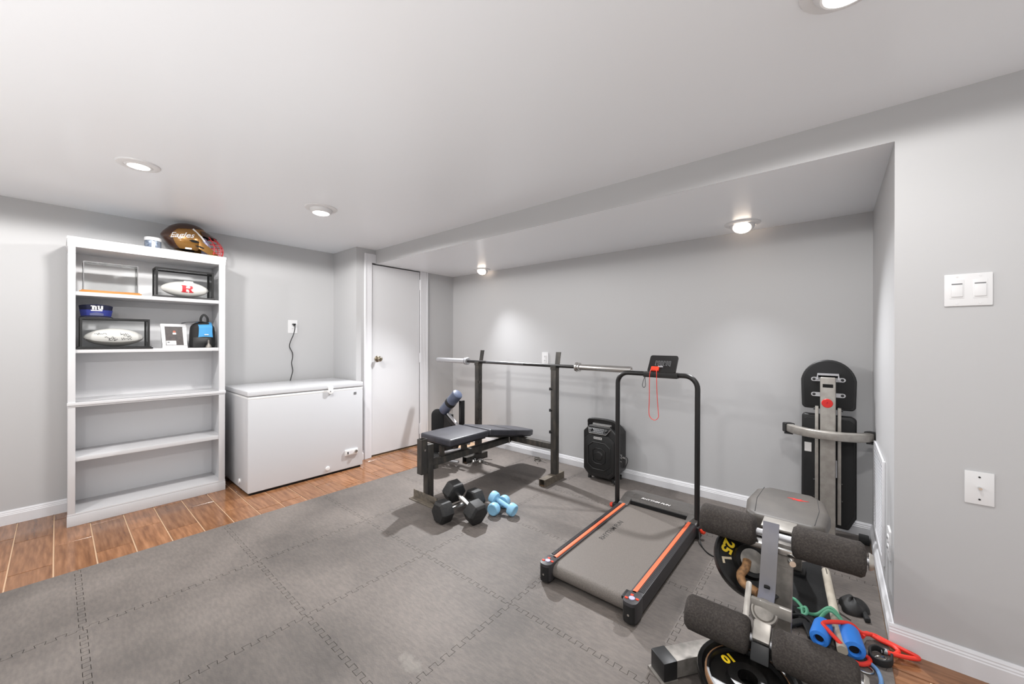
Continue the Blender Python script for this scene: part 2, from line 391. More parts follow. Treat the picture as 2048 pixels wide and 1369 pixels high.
# door with casing
b = MB(); b.box(XD, XD+0.014, 1.992, 2.068, 0, 2.078); b.box(XD, XD+0.014, 2.068, YH, 1.99, 2.078); 
b.box(XD+0.014, XD+0.020, 1.992, 2.008, 0, 2.078)
struct(b.build('trim_1', 'trim', bevel=0.003, smooth=0))
b = MB(); b.box(XD, XD+0.014, 2.672, 2.774, 0, ZS); b.box(XD+0.014, XD+0.020, 2.757, 2.774, 0, ZS)
struct(b.build('trim_2', 'trim', bevel=0.003, smooth=0))
b = MB(); b.box(XD-0.09, XD-0.06, 2.062, 2.068, 0, 1.99)
door = struct(MB().box(XD-0.042, XD-0.004, 2.069, 2.670, 0.016, 1.976).build('door_1', 'door', bevel=0.002, smooth=0))
T = axis((XD-0.004, 2.143, 1.007), (1,0,0))
MB().lathe([(0,0.0),(0.032,0.0),(0.032,0.004),(0.026,0.009),(0.012,0.012),(0.011,0.028),(0.018,0.034),(0.0265,0.045),(0.027,0.053),(0.022,0.062),(0.012,0.067),(0,0.068)], T).build('door_knob', 'brass', door)
for z0, z1 in ((1.776,1.885),(0.95,1.05),(0.135,0.245)):
    h = MB(); h.box(XD-0.004, XD+0.0165, 2.6715, 2.690, z0, z1); h.cyl((XD+0.005,2.6712,z0-0.004),(XD+0.005,2.6712,z1+0.004),0.0075,n=12)
    h.build('hinge', 'trim', door)

# ------------------------------------------------------------------ recessed lights
def lamp_light(kind, name, loc, power, size, aim=None, spot=None, col=(1,0.985,0.965)):
    l = bpy.data.lights.new(name, kind); l.energy = power; l.color = col
    if kind == 'AREA': l.shape = 'DISK'; l.size = size
    if kind == 'SPOT': l.shadow_soft_size = size; l.spot_size = spot; l.spot_blend = 0.85
    if kind == 'POINT': l.shadow_soft_size = size
    o = bpy.data.objects.new(name, l); COL.objects.link(o); o.location = loc
    d = Vector(aim or (0,0,-1)); o.rotation_euler = d.to_track_quat('-Z', 'Y').to_euler()
    return o
def recessed(x, y, z, r, label, drop, bulb, power, kind, tilt=(0,0), group='recessed ceiling lights', size=0.04):
    t = thing('recessed_light', label, 'ceiling light', (x,y,z), group)
    MB().lathe([(r*0.62,-0.002),(r*0.66,-0.010),(r*0.82,-0.010),(r*0.97,-0.006),(r,-0.002),(r,0)], Matrix.Translation((x,y,z)), 40).build('trim_ring', 'white', t)
    R = Matrix.Translation((x,y,z)) @ Matrix.Rotation(tilt[0],4,'X') @ Matrix.Rotation(tilt[1],4,'Y')
    MB().lathe([(r*0.70,0.0),(r*0.70,-drop*0.45),(r*0.62,-drop*0.85),(r*0.56,-drop),(r*0.50,-drop)], R, 40).build('eyeball_housing', 'white', t)
    MB().lathe([(r*0.52,-drop*0.98),(r*0.40,-drop*1.16),(r*0.2,-drop*1.26),(0,-drop*1.3)], R, 32).build('lamp_face', bulb, t)
    c = R @ Vector((0,0,-drop*1.3-0.012)); ax = (R.to_3x3() @ Vector((0,0,-1)))
    if kind == 'SPOT': l = lamp_light('SPOT', 'lamp_glow', c, power, size, ax, math.radians(112), (0.97,0.98,1.0))
    else: l = lamp_light('SPOT', 'lamp_glow', c, power, size, ax, math.radians(177), (1,0.985,0.965)); l.data.spot_blend = 0.12
    l.parent = t; l.location = c - Vector((x,y,z))
    return t
recessed(-2.812, 0.279, ZC, 0.088, 'flat white recessed ceiling light with bright round lens above the bookcase', 0.012, 'bulb', P_ROOM, 'POINT', size=0.05)
recessed(-2.755, 1.195, ZC, 0.104, 'white eyeball ceiling light with frosted lens in front of the freezer', 0.036, 'bulb', P_ROOM, 'POINT', size=0.05)
recessed(-2.975, 3.03, ZS, 0.092, 'small eyeball light in the alcove soffit near the door', 0.034, 'bulbwarm', P_ALC, 'SPOT', (-0.62,-0.30), size=0.025)
recessed(-0.465, 2.952, ZS, 0.105, 'eyeball light glowing warm in the alcove soffit above the grey bench', 0.036, 'bulbwarm', P_ALC*0.38, 'SPOT', (-0.52,0.0), size=0.025)
recessed(0.03, 1.30, ZC, 0.104, 'recessed ceiling light just above the picture by the alcove header', 0.03, 'bulb', P_ROOM*0.6, 'POINT', size=0.05)
recessed(-2.82, -0.65, ZC, 0.088, 'recessed ceiling light left of the picture near the bookcase wall', 0.03, 'bulb', P_ROOM, 'POINT', size=0.05)
recessed(0.05, -0.60, ZC, 0.088, 'added unseen recessed fill light behind the photographer', 0.03, 'bulb', P_ROOM, 'POINT', size=0.05)  # unseen ceiling light added to fill the room from behind

# uplighter added out of view to brighten the ceiling, no such lamp known
LU = (-0.9, -1.15)
fl_ = thing('added_uplighter', 'added black uplighter with bowl shade unseen behind the photographer', 'fill uplighter', (LU[0], LU[1], 0))
MB().lathe([(0,0),(0.13,0),(0.13,0.012),(0.02,0.024),(0.012,0.03)], Matrix.Translation((LU[0],LU[1],0)), 32).build('base', 'black', fl_)
MB().cyl((LU[0],LU[1],0.02),(LU[0],LU[1],0.46),0.012,n=16).build('pole', 'black', fl_)
MB().lathe([(0,0.45),(0.05,0.46),(0.11,0.50),(0.14,0.55),(0.138,0.552),(0.106,0.506),(0.048,0.468),(0,0.458)], Matrix.Translation((LU[0],LU[1],0)), 32).build('bowl_shade', 'black', fl_)
l = lamp_light('SPOT', 'lamp_glow', (LU[0],LU[1],0.562), P_UP, 0.06, (-0.12,0.2,1), math.radians(130), (1,0.99,0.98)); l.data.spot_blend = 0.7
l.parent = fl_; l.location = (0,0,0.562)

# ------------------------------------------------------------------ wall plates
def screw(b, p, n): b.cyl(p, Vector(p)+Vector(n)*0.002, 0.003, n=10)
t = thing('dimmer_switch', 'white double dimmer switch plate high on the right wall', 'switch', (0.3725, YH, 1.327))
MB().box(0.315, 0.430, YH-0.007, YH, 1.3275, 1.4445).build('plate', 'white', t, bevel=0.003)
for cx in (0.3455, 0.4005):
    w = MB(); w.box(cx-0.0175, cx+0.0175, YH-0.0085, YH-0.006, 1.355, 1.422); w.build('switch_frame', 'white', t, bevel=0.001)
    MB().box(cx-0.014, cx+0.014, YH-0.0125, YH-0.008, 1.361, 1.405).build('paddle', 'white', t, bevel=0.002)
    MB().box(cx-0.013, cx+0.013, YH-0.0105, YH-0.0085, 1.406, 1.4095).build('slot', 'badge', t)
    for z in (1.337, 1.435):
        q = MB(); screw(q, (cx, YH-0.0065, z), (0,-1,0)); q.build('screw', 'white', t)
t = thing('cable_plate', 'square white cable socket plate with metal stud low on the right wall', 'wall plate', (0.4, YH, 0.618))
MB().box(0.365, 0.4345, YH-0.006, YH, 0.618, 0.7345).build('plate', 'white', t, bevel=0.003)
MB().cyl((0.400,YH-0.005,0.678),(0.400,YH-0.020,0.678),0.0045,n=12).build('coax_stud', 'chrome', t)
for z in (0.637, 0.716):
    q = MB(); screw(q, (0.400, YH-0.0055, z), (0,-1,0)); q.build('screw', 'black', t)
def outlet(label, p, n, u, w=0.078, h=0.122, group=None):
    n = Vector(n); u = Vector(u); p = Vector(p); T = axis(p, n, u)
    t = thing('wall_outlet', label, 'outlet', p-Vector((0,0,h/2)), group)
    b = MB().prism(rrect(-w/2,w/2,-h/2,h/2,0.004,3), 0.006, T); b.build('plate', 'white', t)
    for s in (-1, 1):
        MB().prism(rrect(-0.017,0.017,s*0.020-0.014,s*0.020+0.014,0.008,4), 0.0085, T).build('socket', 'white', t)
        g = MB()
        for k in (-0.006, 0.006): g.box(k-0.001,k+0.001,s*0.020-0.004,s*0.020+0.005,0.0075,0.0095, T)
        g.build('slot', 'dark', t)
    q = MB().cyl(p+n*0.0055, p+n*0.0075, 0.003, n=10); q.build('screw', 'white', t)
    return t
outlet('white outlet above the freezer with a black plug in it', (XL, 1.5035, 1.332), (1,0,0), (0,1,0), 0.086, 0.130)
outlet('white outlet on the alcove back wall behind the barbell', (-2.22, YB, 1.02), (0,-1,0), (1,0,0), 0.076, 0.120)
outlet('white outlet on the narrow alcove side wall beside the vent', (XR, 2.248, 0.352), (-1,0,0), (0,-1,0), 0.078, 0.122)

t = thing('vent_grille', 'tall white louvred return air vent on the alcove side wall', 'vent', (XR, 2.69, 0.17))
y0, y1, z0, z1 = 2.44, 2.94, 0.165, 0.645
b = MB(); b.box(XR-0.010,XR,y0,y0+0.028,z0,z1); b.box(XR-0.010,XR,y1-0.028,y1,z0,z1); b.box(XR-0.010,XR,y0+0.028,y1-0.028,z0,z0+0.028); b.box(XR-0.010,XR,y0+0.028,y1-0.028,z1-0.028,z1)
b.build('frame', 'trim', t, bevel=0.002)
s = MB(); n = 26
for i in range(n):
    z = z0+0.034+(z1-z0-0.068)*i/(n-1)
    s.add([(XR-0.008,y0+0.02,z+0.004),(XR-0.008,y1-0.02,z+0.004),(XR-0.001,y1-0.02,z-0.006),(XR-0.001,y0+0.02,z-0.006),(XR-0.0095,y0+0.02,z+0.003),(XR-0.0095,y1-0.02,z+0.003),(XR-0.002,y1-0.02,z-0.0075),(XR-0.002,y0+0.02,z-0.0075)],
          [(0,1,2,3),(7,6,5,4),(0,4,5,1),(2,6,7,3),(1,5,6,2),(0,3,7,4)])
o = s.build('slats', 'trim', t, smooth=0); o['kind'] = 'stuff'
MB().box(XR-0.0012,XR-0.0002,y0+0.02,y1-0.02,z0+0.02,z1-0.02).build('duct_back', 'badge', t)

# ------------------------------------------------------------------ foam puzzle mat
mt = thing('puzzle_mat', 'grey interlocking foam exercise mat covering most of the floor', 'exercise mat', (-1.42, 1.3, 0.0))
SX, SY, MX0, MY0, MH = 0.6235, 0.6215, -2.982, -1.171+0.6215, 0.012
def edge(L, flag, n=11, d=0.0105, m=0.018):
    if not flag: return [(0,0)]
    p = (L-2*m)/n; out = [(0,0),(m*0.9,0)]
    for k in range(n):
        s = m+k*p
        out += [(s-0.03*p if k else s+0.02*p, -d),(s+0.53*p,-d),(s+0.47*p,d),(s+(1.03 if k < n-1 else 0.98)*p,d)]
    return out+[(L-m*0.9,0)]
_fm = {}
def foam_tile(i, j, nx, ny):
    xe = (i > 0, i < nx-1); ye = (j > 0, j < ny-1)
    LX = SX if i < nx-1 else 0.185-0.017-(MX0+SX*i); LY = SY if j < ny-1 else 3.170-0.017-(MY0+SY*j)
    key = xe+ye+(round(LX,3),round(LY,3))
    if key not in _fm:
        poly = [(t, -o) for t, o in edge(LX, ye[0])]
        poly += [(LX+o, t) for t, o in edge(LY, xe[1])]
        poly += [(t, LY-o) for t, o in reversed(edge(LX, ye[1])[1:]+[(LX,0)])]
        poly += [(o, t) for t, o in reversed(edge(LY, xe[0])[1:]+[(LY,0)])]
        g = 0.0008; n = len(poly); ins = []
        for k in range(n):
            a = Vector(poly[k-1]); b = Vector(poly[k]); c = Vector(poly[(k+1)%n])
            d1 = (b-a).normalized(); d2 = (c-b).normalized()
            n1 = Vector((-d1.y,d1.x)); n2 = Vector((-d2.y,d2.x)); mm = n1+n2
            mm = mm.normalized()*min(g/max(0.35, mm.normalized().dot(n1)), 0.003) if mm.length > 1e-4 else n1*g
            ins.append((b.x+mm.x, b.y+mm.y))
        o = MB().prism(ins, MH).build('foam_tile', 'foam', mt, smooth=0)
        o.data.transform(Matrix.Translation(mt.location)); _fm[key] = o.data
    else:
        o = bpy.data.objects.new('foam_tile', _fm[key]); COL.objects.link(o); o.parent = mt
    o.location = Vector((MX0+SX*i, MY0+SY*j, 0.0)) - mt.location
for i in range(5):
    for j in range(6): foam_tile(i, j, 5, 6)
# ------------------------------------------------------------------ bookcase
BX, BB, BY0, BY1, BZ = -3.733, -4.045, 0.045, 0.873, 1.862
bk = thing('bookcase', 'tall white open bookcase with five shelves against the left wall', 'bookcase', ((BX+BB)/2, (BY0+BY1)/2, 0))
for y0, y1 in ((BY0+0.004, BY0+0.024), (BY1-0.024, BY1-0.004)):
    MB().box(BB, BX-0.018, y0, y1, 0, BZ-0.03).build('side_panel', 'shelfwhite', bk, bevel=0.001)
for y0, y1 in ((BY0+0.002, BY0+0.035), (BY1-0.042, BY1-0.002)):
    MB().box(BX-0.018, BX, y0, y1, 0.075, BZ-0.05).build('stile', 'shelfwhite', bk, bevel=0.002)
MB().box(BB-0.004, BB+0.004, BY0+0.006, BY1-0.006, 0.05, BZ-0.03).build('back_panel', 'shelfback', bk)
MB().box(BB, BX-0.004, BY0+0.006, BY1-0.006, 1.800, 1.822).build('top_panel', 'shelfwhite', bk)
b = MB(); b.box(BB, BX+0.002, BY0, BY1, 1.797, 1.820); b.box(BB, BX+0.005, BY0-0.001, BY1+0.001, 1.820, 1.842); b.box(BB, BX+0.009, BY0-0.003, BY1+0.003, 1.842, BZ)
b.build('crown_moulding', 'shelfwhite', bk, bevel=0.002)
for z0, z1 in ((1.488,1.513),(1.113,1.138),(0.410,0.438)):
    MB().box(BB+0.004, BX-0.012, BY0+0.024, BY1-0.024, z0, z1).build('shelf', 'shelfwhite', bk, bevel=0.002)
b = MB(); b.box(BB+0.004, BX-0.012, BY0+0.006, BY1-0.006, 0.767, 0.795); b.box(BX-0.03, BX+0.008, BY0-0.001, BY1+0.001, 0.775, 0.795); b.box(BX-0.02, BX+0.003, BY0+0.001, BY1-0.001, 0.765, 0.775)
b.build('shelf', 'shelfwhite', bk, bevel=0.002)
MB().box(BB+0.004, BX-0.012, BY0+0.024, BY1-0.024, 0.055, 0.078).build('shelf', 'shelfwhite', bk, bevel=0.002)
b = MB(); b.box(BX-0.018, BX+0.004, BY0-0.001, BY1+0.001, 0, 0.066); b.box(BX-0.018, BX+0.001, BY0, BY1, 0.066, 0.080)
b.build('plinth', 'shelfwhite', bk, bevel=0.003)
S1, S2 = 1.513, 1.138

def case(label, x0, x1, y0, y1, z, h, fr, base, frame, by=0.012, bh=0.014, post=True):
    t = thing('display_case', label, 'display case', ((x0+x1)/2,(y0+y1)/2,z))
    b = MB(); b.prism([(x0-by,y0-by),(x1+by,y0-by),(x1+by,y1+by),(x0-by,y1+by)], bh*0.6, Matrix.Translation((0,0,z)))
    b.box(x0-by*0.5,x1+by*0.5,y0-by*0.5,y1+by*0.5,z+bh*0.6,z+bh); b.build('base', base, t, bevel=0.002)
    z0, z1 = z+bh, z+h
    if frame:
        for x in (x0, x1-fr):
            for y in (y0, y1-fr): MB().box(x,x+fr,y,y+fr,z0,z1-fr).build('corner_post', frame, t)
        b = MB()
        for x in (x0, x1-fr): b.box(x,x+fr,y0,y1,z1-fr,z1)
        for y in (y0, y1-fr): b.box(x0+fr,x1-fr,y,y+fr,z1-fr,z1)
        b.build('top_frame', frame, t)
    e = fr*0.4 if frame else 0.001; w = 0.002
    for bx in ((x1-e-w,x1-e,y0+e,y1-e,z0,z1-e),(x0+e,x0+e+w,y0+e,y1-e,z0,z1-e),(x0+e+w,x1-e-w,y0+e,y0+e+w,z0,z1-e),(x0+e+w,x1-e-w,y1-e-w,y1-e,z0,z1-e),(x0+e+w,x1-e-w,y0+e+w,y1-e-w,z1-e-w,z1-e)):
        MB().box(*bx).build('pane', 'glass', t, smooth=0)
    return t
c1 = case('empty clear display case with thin dark edges on an amber wooden base', -3.90, -3.765, 0.113, 0.372, S1, 0.205, 0.0035, 'woodbase', 'badge', 0.017, 0.016)
c2 = case('dark framed display case holding the football with a red letter', -3.905, -3.755, 0.462, 0.802, S1, 0.218, 0.013, 'black', 'blackmatte', 0.010, 0.014)
c3 = case('black framed display case holding the football covered in signatures', -3.925, -3.755, 0.098, 0.432, S2, 0.208, 0.011, 'black', 'black', 0.016, 0.015)

def football(label, c, hl, R, grey):
    t = thing('football', label, 'football', (c[0], c[1], c[2]-R))
    def f(u, v):
        s = -1+2*v; r = R*max(0.0, (1-abs(s)**1.9))**0.62
        a = 2*PI*u; return (c[0]+r*math.cos(a), c[1]+hl*s, c[2]+r*math.sin(a))
    MB().grid(f, 36, 28, True).build('ball', 'ball', t, smooth=80)
    if grey:
        def g(u, v):
            s = -0.97+1.94*v; r = (R+0.0008)*max(0.0,(1-abs(s)**1.9))**0.62
            a = -2.6+2.05*u; return (c[0]+r*math.cos(a), c[1]+hl*s, c[2]+r*math.sin(a))
        MB().grid(g, 14, 28).build('lower_panel', 'ballgrey', t, smooth=80)
    return t
def wrap_ball(vs, c, hl, R, cy, a0):
    out = []
    for x, y, z in vs:
        s = (cy+x)/hl; r = (R+0.0012)*max(0.02,(1-min(abs(s),0.98)**1.9))**0.62
        a = a0+y/R; out.append((c[0]+r*math.cos(a), c[1]+hl*s, c[2]+r*math.sin(a)))
    return out
cA = (-3.832, 0.640, S1+0.016+0.060); fA = football('white football with a red letter R inside the dark framed case', cA, 0.145, 0.060, False)
# slab serif letter R
Rp = [[(-.5,-.5),(-.06,-.5),(-.06,-.36),(-.18,-.36),(-.18,.36),(-.5,.36)], [(-.5,.36),(.26,.36),(.26,.5),(-.5,.5)], [(-.5,-.36),(-.38,-.36),(-.38,.36),(-.5,.36)],
      [(.26,.5),(.42,.42),(.46,.26),(.22,.24),(.2,.34),(.1,.36)], [(.46,.26),(.44,.08),(.3,-.04),(.12,-.05),(.16,.08),(.22,.24)], [(-.18,.08),(.16,.08),(.12,-.05),(-.18,-.05)], [(.02,-.05),(.26,-.05),(.42,-.36),(.18,-.36)], [(.10,-.36),(.52,-.36),(.52,-.5),(.10,-.5)], [(-.56,-.5),(-.0,-.5),(-.0,-.38),(-.56,-.38)], [(-.56,.38),(.2,.38),(.2,.5),(-.56,.5)]]
b = MB(); v_, f_ = fine([[(x*0.066,y*0.056) for x,y in p] for p in Rp[1:]]+[[(x*0.066,y*0.056) for x,y in [(-.42,-.4),(-.16,-.4),(-.16,.4),(-.42,.4)]]], 0.007)
b.add(wrap_ball(v_, cA, 0.145, 0.060, 0.006, -0.02), f_)
b.build('letter', 'crimson', fA, smooth=0)
def scribble(cy, a0, w, h, n, c, hl, R, t, seed):
    rr = random.Random(seed); pts = []
    for k in range(n+1):
        pts.append((-w/2+w*k/n+rr.uniform(-.2,.2)*w/n, rr.uniform(-.5,.5)*h, 0))
    P = smoothpath(pts, 4); b = MB()
    b.tube(wrap_ball([tuple(p) for p in P], c, hl, R, cy, a0), 0.0010, 4); b.build('signature', 'ink', t, smooth=0)
scribble(0.004, 0.66, 0.05, 0.014, 12, cA, 0.145, 0.060, fA, 3)
cB = (-3.842, 0.262, S2+0.016+0.062); fB = football('white football covered in dark signatures inside the black framed case', cB, 0.148, 0.062, True)
for k, (cy, a0, w) in enumerate(((-0.07,0.45,0.07),(-0.025,0.0,0.06),(-0.01,-0.25,0.05),(0.045,0.42,0.05),(0.06,0.1,0.05),(0.055,-0.18,0.06))):
    scribble(cy, a0, w*0.85, 0.020, 13, cB, 0.148, 0.062, fB, 20+k)

# sun visor lying on the lower case
vz = S2+0.208; vc = (-3.855, 0.175)
vt = thing('sun_visor', 'navy and blue sun visor with a white ny logo on the black case', 'visor cap', (vc[0],vc[1],vz))
def band(u, v):
    a = -2.9+5.8*u; r = 0.070+0.010*v; return (vc[0]+r*math.cos(a)*0.95, vc[1]+r*math.sin(a), vz+0.012+v*(0.080-0.020*abs(a)/2.9))
MB().grid(band, 40, 6).build('band', 'navy', vt, solid=0.003, smooth=60)
def band2(u, v):
    a = -1.25+2.5*u; r = 0.0722+0.0085*v; return (vc[0]+r*math.cos(a)*0.95, vc[1]+r*math.sin(a), vz+0.012+v*0.042)
MB().grid(band2, 24, 4).build('lower_band', 'blue', vt, solid=0.001, smooth=60)
def bill(u, v):
    a = -1.15+2.3*u; r = 0.071+0.030*v*math.cos(a*0.9); return (vc[0]+r*math.cos(a)*0.95, vc[1]+r*math.sin(a), vz+0.014-0.010*v+0.004*math.cos(a*1.3))
MB().grid(bill, 24, 5).build('bill', 'navy', vt, solid=0.003, smooth=60)
def notch(u, v):
    a = -0.42+0.84*u; r = 0.0745+0.003*v; return (vc[0]+r*math.cos(a)*0.95, vc[1]+r*math.sin(a), vz+0.013+v*0.026*(1-0.35*abs(2*u-1)))
MB().grid(notch, 8, 3).build('front_tab', 'slate', vt, solid=0.001, smooth=60)
def on_band(x, y):
    a = x/0.078; r = 0.0815; return (vc[0]+(r+0.0022+0.004*y/0.03)*math.cos(a)*0.95, vc[1]+(r+0.0022)*math.sin(a), vz+0.066+y)
b = MB(); v_, f_ = fine([[(x*0.029,y*0.030) for x,y in p] for p in ([(-.92,.5),(-.40,.5),(-.40,-.36),(-.72,-.36),(-.72,.34),(-.92,.34)], [(-.40,.5),(-.06,.40),(-.02,.25),(-.02,-.36),(-.28,-.36),(-.28,.20),(-.40,.24)],
    [(.08,.5),(.40,.5),(.40,-.14),(.60,-.14),(.60,.5),(.92,.5),(.92,-.26),(.78,-.36),(.26,-.36),(.16,-.24),(.16,.34),(.08,.34)], [(-.92,-.46),(.86,-.46),(.80,-.66),(-.86,-.66)])], 0.008)
b.add([on_band(x, y) for x, y, z in v_], f_)
b.build('logo', 'whiteprint', vt, smooth=0)

# photo frame leaning back
pf = thing('photo_frame', 'white picture frame with a dark photo beside the black backpack', 'picture frame', (-3.80, 0.575, S2))
R = Matrix.Translation((-3.79,0.505,S2)) @ Matrix.Rotation(0.15,4,'Z') @ Matrix.Rotation(-0.24,4,'Y')
W, H, fw = 0.150, 0.188, 0.022
b = MB(); b.box(-0.012,0,0,W,0,fw,R); b.box(-0.012,0,0,W,H-fw,H,R); b.box(-0.012,0,0,fw,fw,H-fw,R); b.box(-0.012,0,W-fw,W,fw,H-fw,R); b.build('frame', 'white', pf, bevel=0.002)
MB().box(-0.010,-0.006,fw,W-fw,fw,H-fw,R).build('photo', 'photo', pf)
MB().box(-0.0058,-0.0052,fw+0.004,fw+0.062,fw+0.004,fw+0.036,R).build('caption_card', 'whiteprint', pf)
b = MB()
b.prism(circ(0,0,0.009,12), 0.0006, R @ axis((-0.0058,W*0.52,H*0.68),(1,0,0),(0,1,0)))
b.build('photo_figure', 'skin', pf)
b = MB(); b.box(-0.0058,-0.0050,W*0.52-0.010,W*0.52+0.010,H*0.57,H*0.64,R); b.build('photo_shirt', 'whiteprint', pf)
b = MB(); b.box(-0.0058,-0.0050,fw+0.010,fw+0.024,fw+0.020,fw+0.027,R); b.build('caption_mark', 'ink', pf)
MB().box(-0.075,-0.012,W*0.45,W*0.55,0.001,0.006,Matrix.Translation((-3.79,0.505,S2)) @ Matrix.Rotation(0.15,4,'Z')).build('easel_foot', 'white', pf)

# small backpack
bp = thing('backpack', 'small black backpack with a sky blue flap on the second shelf', 'backpack', (-3.85, 0.745, S2))
def bag(u, v):
    a = 2*PI*u; w = 0.080*(1.0-0.14*v**3); d = 0.062*(1.0-0.22*v**2); e = 2.0/3.2
    k = 1.0 if v < 0.75 else math.sqrt(max(0,1-((v-0.75)/0.26)**2))
    cx = math.copysign(abs(math.cos(a))**e, math.cos(a)); sy = math.copysign(abs(math.sin(a))**e, math.sin(a))
    bl = 0.93+0.07*min(1,v/0.1)
    return (-3.87+d*cx*k*bl, 0.752+w*sy*k*bl, S2+0.001+0.205*v)
b = MB().grid(bag, 40, 22, True); b.add([bag(i/40,0) for i in range(40)],[tuple(range(40))]); b.build('body', 'blackmatte', bp, smooth=60)
def flap(u, v):
    y = -0.044+0.088*u; wob = 0.006*math.sin(3*PI*v)
    y = y*(1.05-0.08*math.sin(PI*v))
    z = S2+0.203-0.128*v+0.012*math.cos(y*20)*v
    return (-3.868+0.052*min(1,(v*3.2)**0.6)+0.010*math.cos(y*22)*min(1,v*3), 0.762+y, z)
MB().grid(flap, 14, 18).build('flap', 'cyan', bp, solid=0.004, smooth=60)
MB().box(-3.8020,-3.7995,0.752,0.778,S2+0.100,S2+0.107).build('flap_label', 'whiteprint', bp)
MB().sweep(smoothpath([(-3.865,0.742,S2+0.198),(-3.862,0.742,S2+0.235),(-3.862,0.760,S2+0.262),(-3.862,0.782,S2+0.238),(-3.865,0.785,S2+0.198)],5), [(-0.008,-0.003),(0.008,-0.003),(0.008,0.003),(-0.008,0.003)], up=(1,0,0)).build('carry_loop', 'black', bp)
MB().sweep(smoothpath([(-3.842,0.752,S2+0.208),(-3.835,0.690,S2+0.202),(-3.825,0.640,S2+0.196),(-3.815,0.618,S2+0.188)],4), [(-0.008,-0.002),(0.008,-0.002),(0.008,0.002),(-0.008,0.002)]).build('strap', 'black', bp)
def pocket(u, v):
    y = -0.055+0.11*u; return (-3.812+0.012*math.sin(PI*u)*math.sin(PI*min(1,v*0.9+0.1)), 0.74+y, S2+0.006+0.075*v)
MB().grid(pocket, 12, 8).build('front_pocket', 'vinylside', bp, solid=0.004, smooth=60)
sb = MB().lathe([(0,0),(0.019,0),(0.019,0.004),(0.017,0.012),(0.013,0.022),(0.007,0.030),(0.006,0.040),(0.007,0.048),(0.005,0.060),(0,0.062)], Matrix.Translation((-3.768,0.772,S2)), 24).build('hand_bell', 'silverd')
tag(sb, 'small silver bell in front of the blue flapped backpack', 'bell')

# jar and helmet on top
jt = thing('jar', 'small jar with a white lid and silver label on top of the bookcase', 'jar', (-3.855, 0.459, BZ))
T = Matrix.Translation((-3.855,0.459,BZ))
MB().lathe([(0,0),(0.044,0),(0.046,0.004),(0.046,0.064),(0.042,0.068),(0,0.068)], T, 36).build('body', 'jarlabel', jt)
MB().lathe([(0.0462,0.010),(0.0465,0.012),(0.0465,0.058),(0.0462,0.060)], T, 8, -0.25, 0.15).build('label_stripe', 'whiteprint', jt)
MB().lathe([(0.046,0.066),(0.048,0.066),(0.048,0.086),(0.045,0.091),(0,0.092)], T, 36).build('lid', 'white', jt)

hx, hy, hz = -3.885, 0.672, 1.985
ht = thing('lacrosse_helmet', 'gold and brown lacrosse helmet with red wire cage on top of the bookcase', 'helmet', (hx, hy, BZ))
def hp(a, e, k=1.0):
    # a: heading around vertical (0 = front +y), e: elevation
    ca, sa = math.cos(a), math.sin(a); ce, se = math.cos(e), math.sin(e)
    ry = 0.135 if ca > 0 else 0.152
    zz = 0.124*se if se > 0 else 0.105*se
    pk = 1.0 + (0.10*max(0,-ca)**4*max(0,1-abs(e-0.05)*2.2))
    return (hx+0.104*sa*ce*k, hy+ry*ca*ce*k*pk, hz+zz*k+0.006*max(0,-ca)*ce)
def shell_piece(name, m, keep, k, solid):
    b = MB(); na, ne = 150, 84
    for i in range(na):
        for j in range(ne):
            a0, a1 = 2*PI*i/na, 2*PI*(i+1)/na; e0, e1 = -1.25+(PI/2+1.25)*j/ne, -1.25+(PI/2+1.25)*(j+1)/ne
            am, em = (a0+a1)/2, (e0+e1)/2
            if am > PI: am -= 2*PI
            if keep(am, em): b.add([hp(a0,e0,k),hp(a1,e0,k),hp(a1,e1,k),hp(a0,e1,k)],[(0,1,2,3)])
    return b.build(name, m, ht, solid=solid, smooth=70)
opening = lambda a, e: abs(a) < 1.05 and e < 0.30
shell_piece('shell', 'gold', lambda a,e: not opening(a,e) and e > -0.95, 1.0, 0.005)
shell_piece('crown_panel', 'brown', lambda a,e: (e > 0.62+0.25*math.cos(a) and not opening(a,e)) or (abs(a) > 2.2 and e > -0.1 and abs(a) > 2.45-0.5*e), 1.018, 0.003)
shell_piece('inner_padding', 'blackmatte', lambda a,e: not opening(a,e) and e > -0.95, 0.93, 0.003)
shell_piece('rear_panel', 'brown', lambda a,e: abs(a) > 2.35 and -0.9 < e <= -0.12, 1.012, 0.003)
def visor(u, v):
    a = -1.15+2.3*u; k = 1.0+0.36*v*math.cos(a)**0.8
    p = hp(a, 0.36-0.05*v, 1.02); return (hx+(p[0]-hx)*(1+0.08*v), hy+(p[1]-hy)*k, p[2]+0.022-0.026*v)
MB().grid(visor, 28, 6).build('visor', 'brown', ht, solid=0.004, smooth=60)
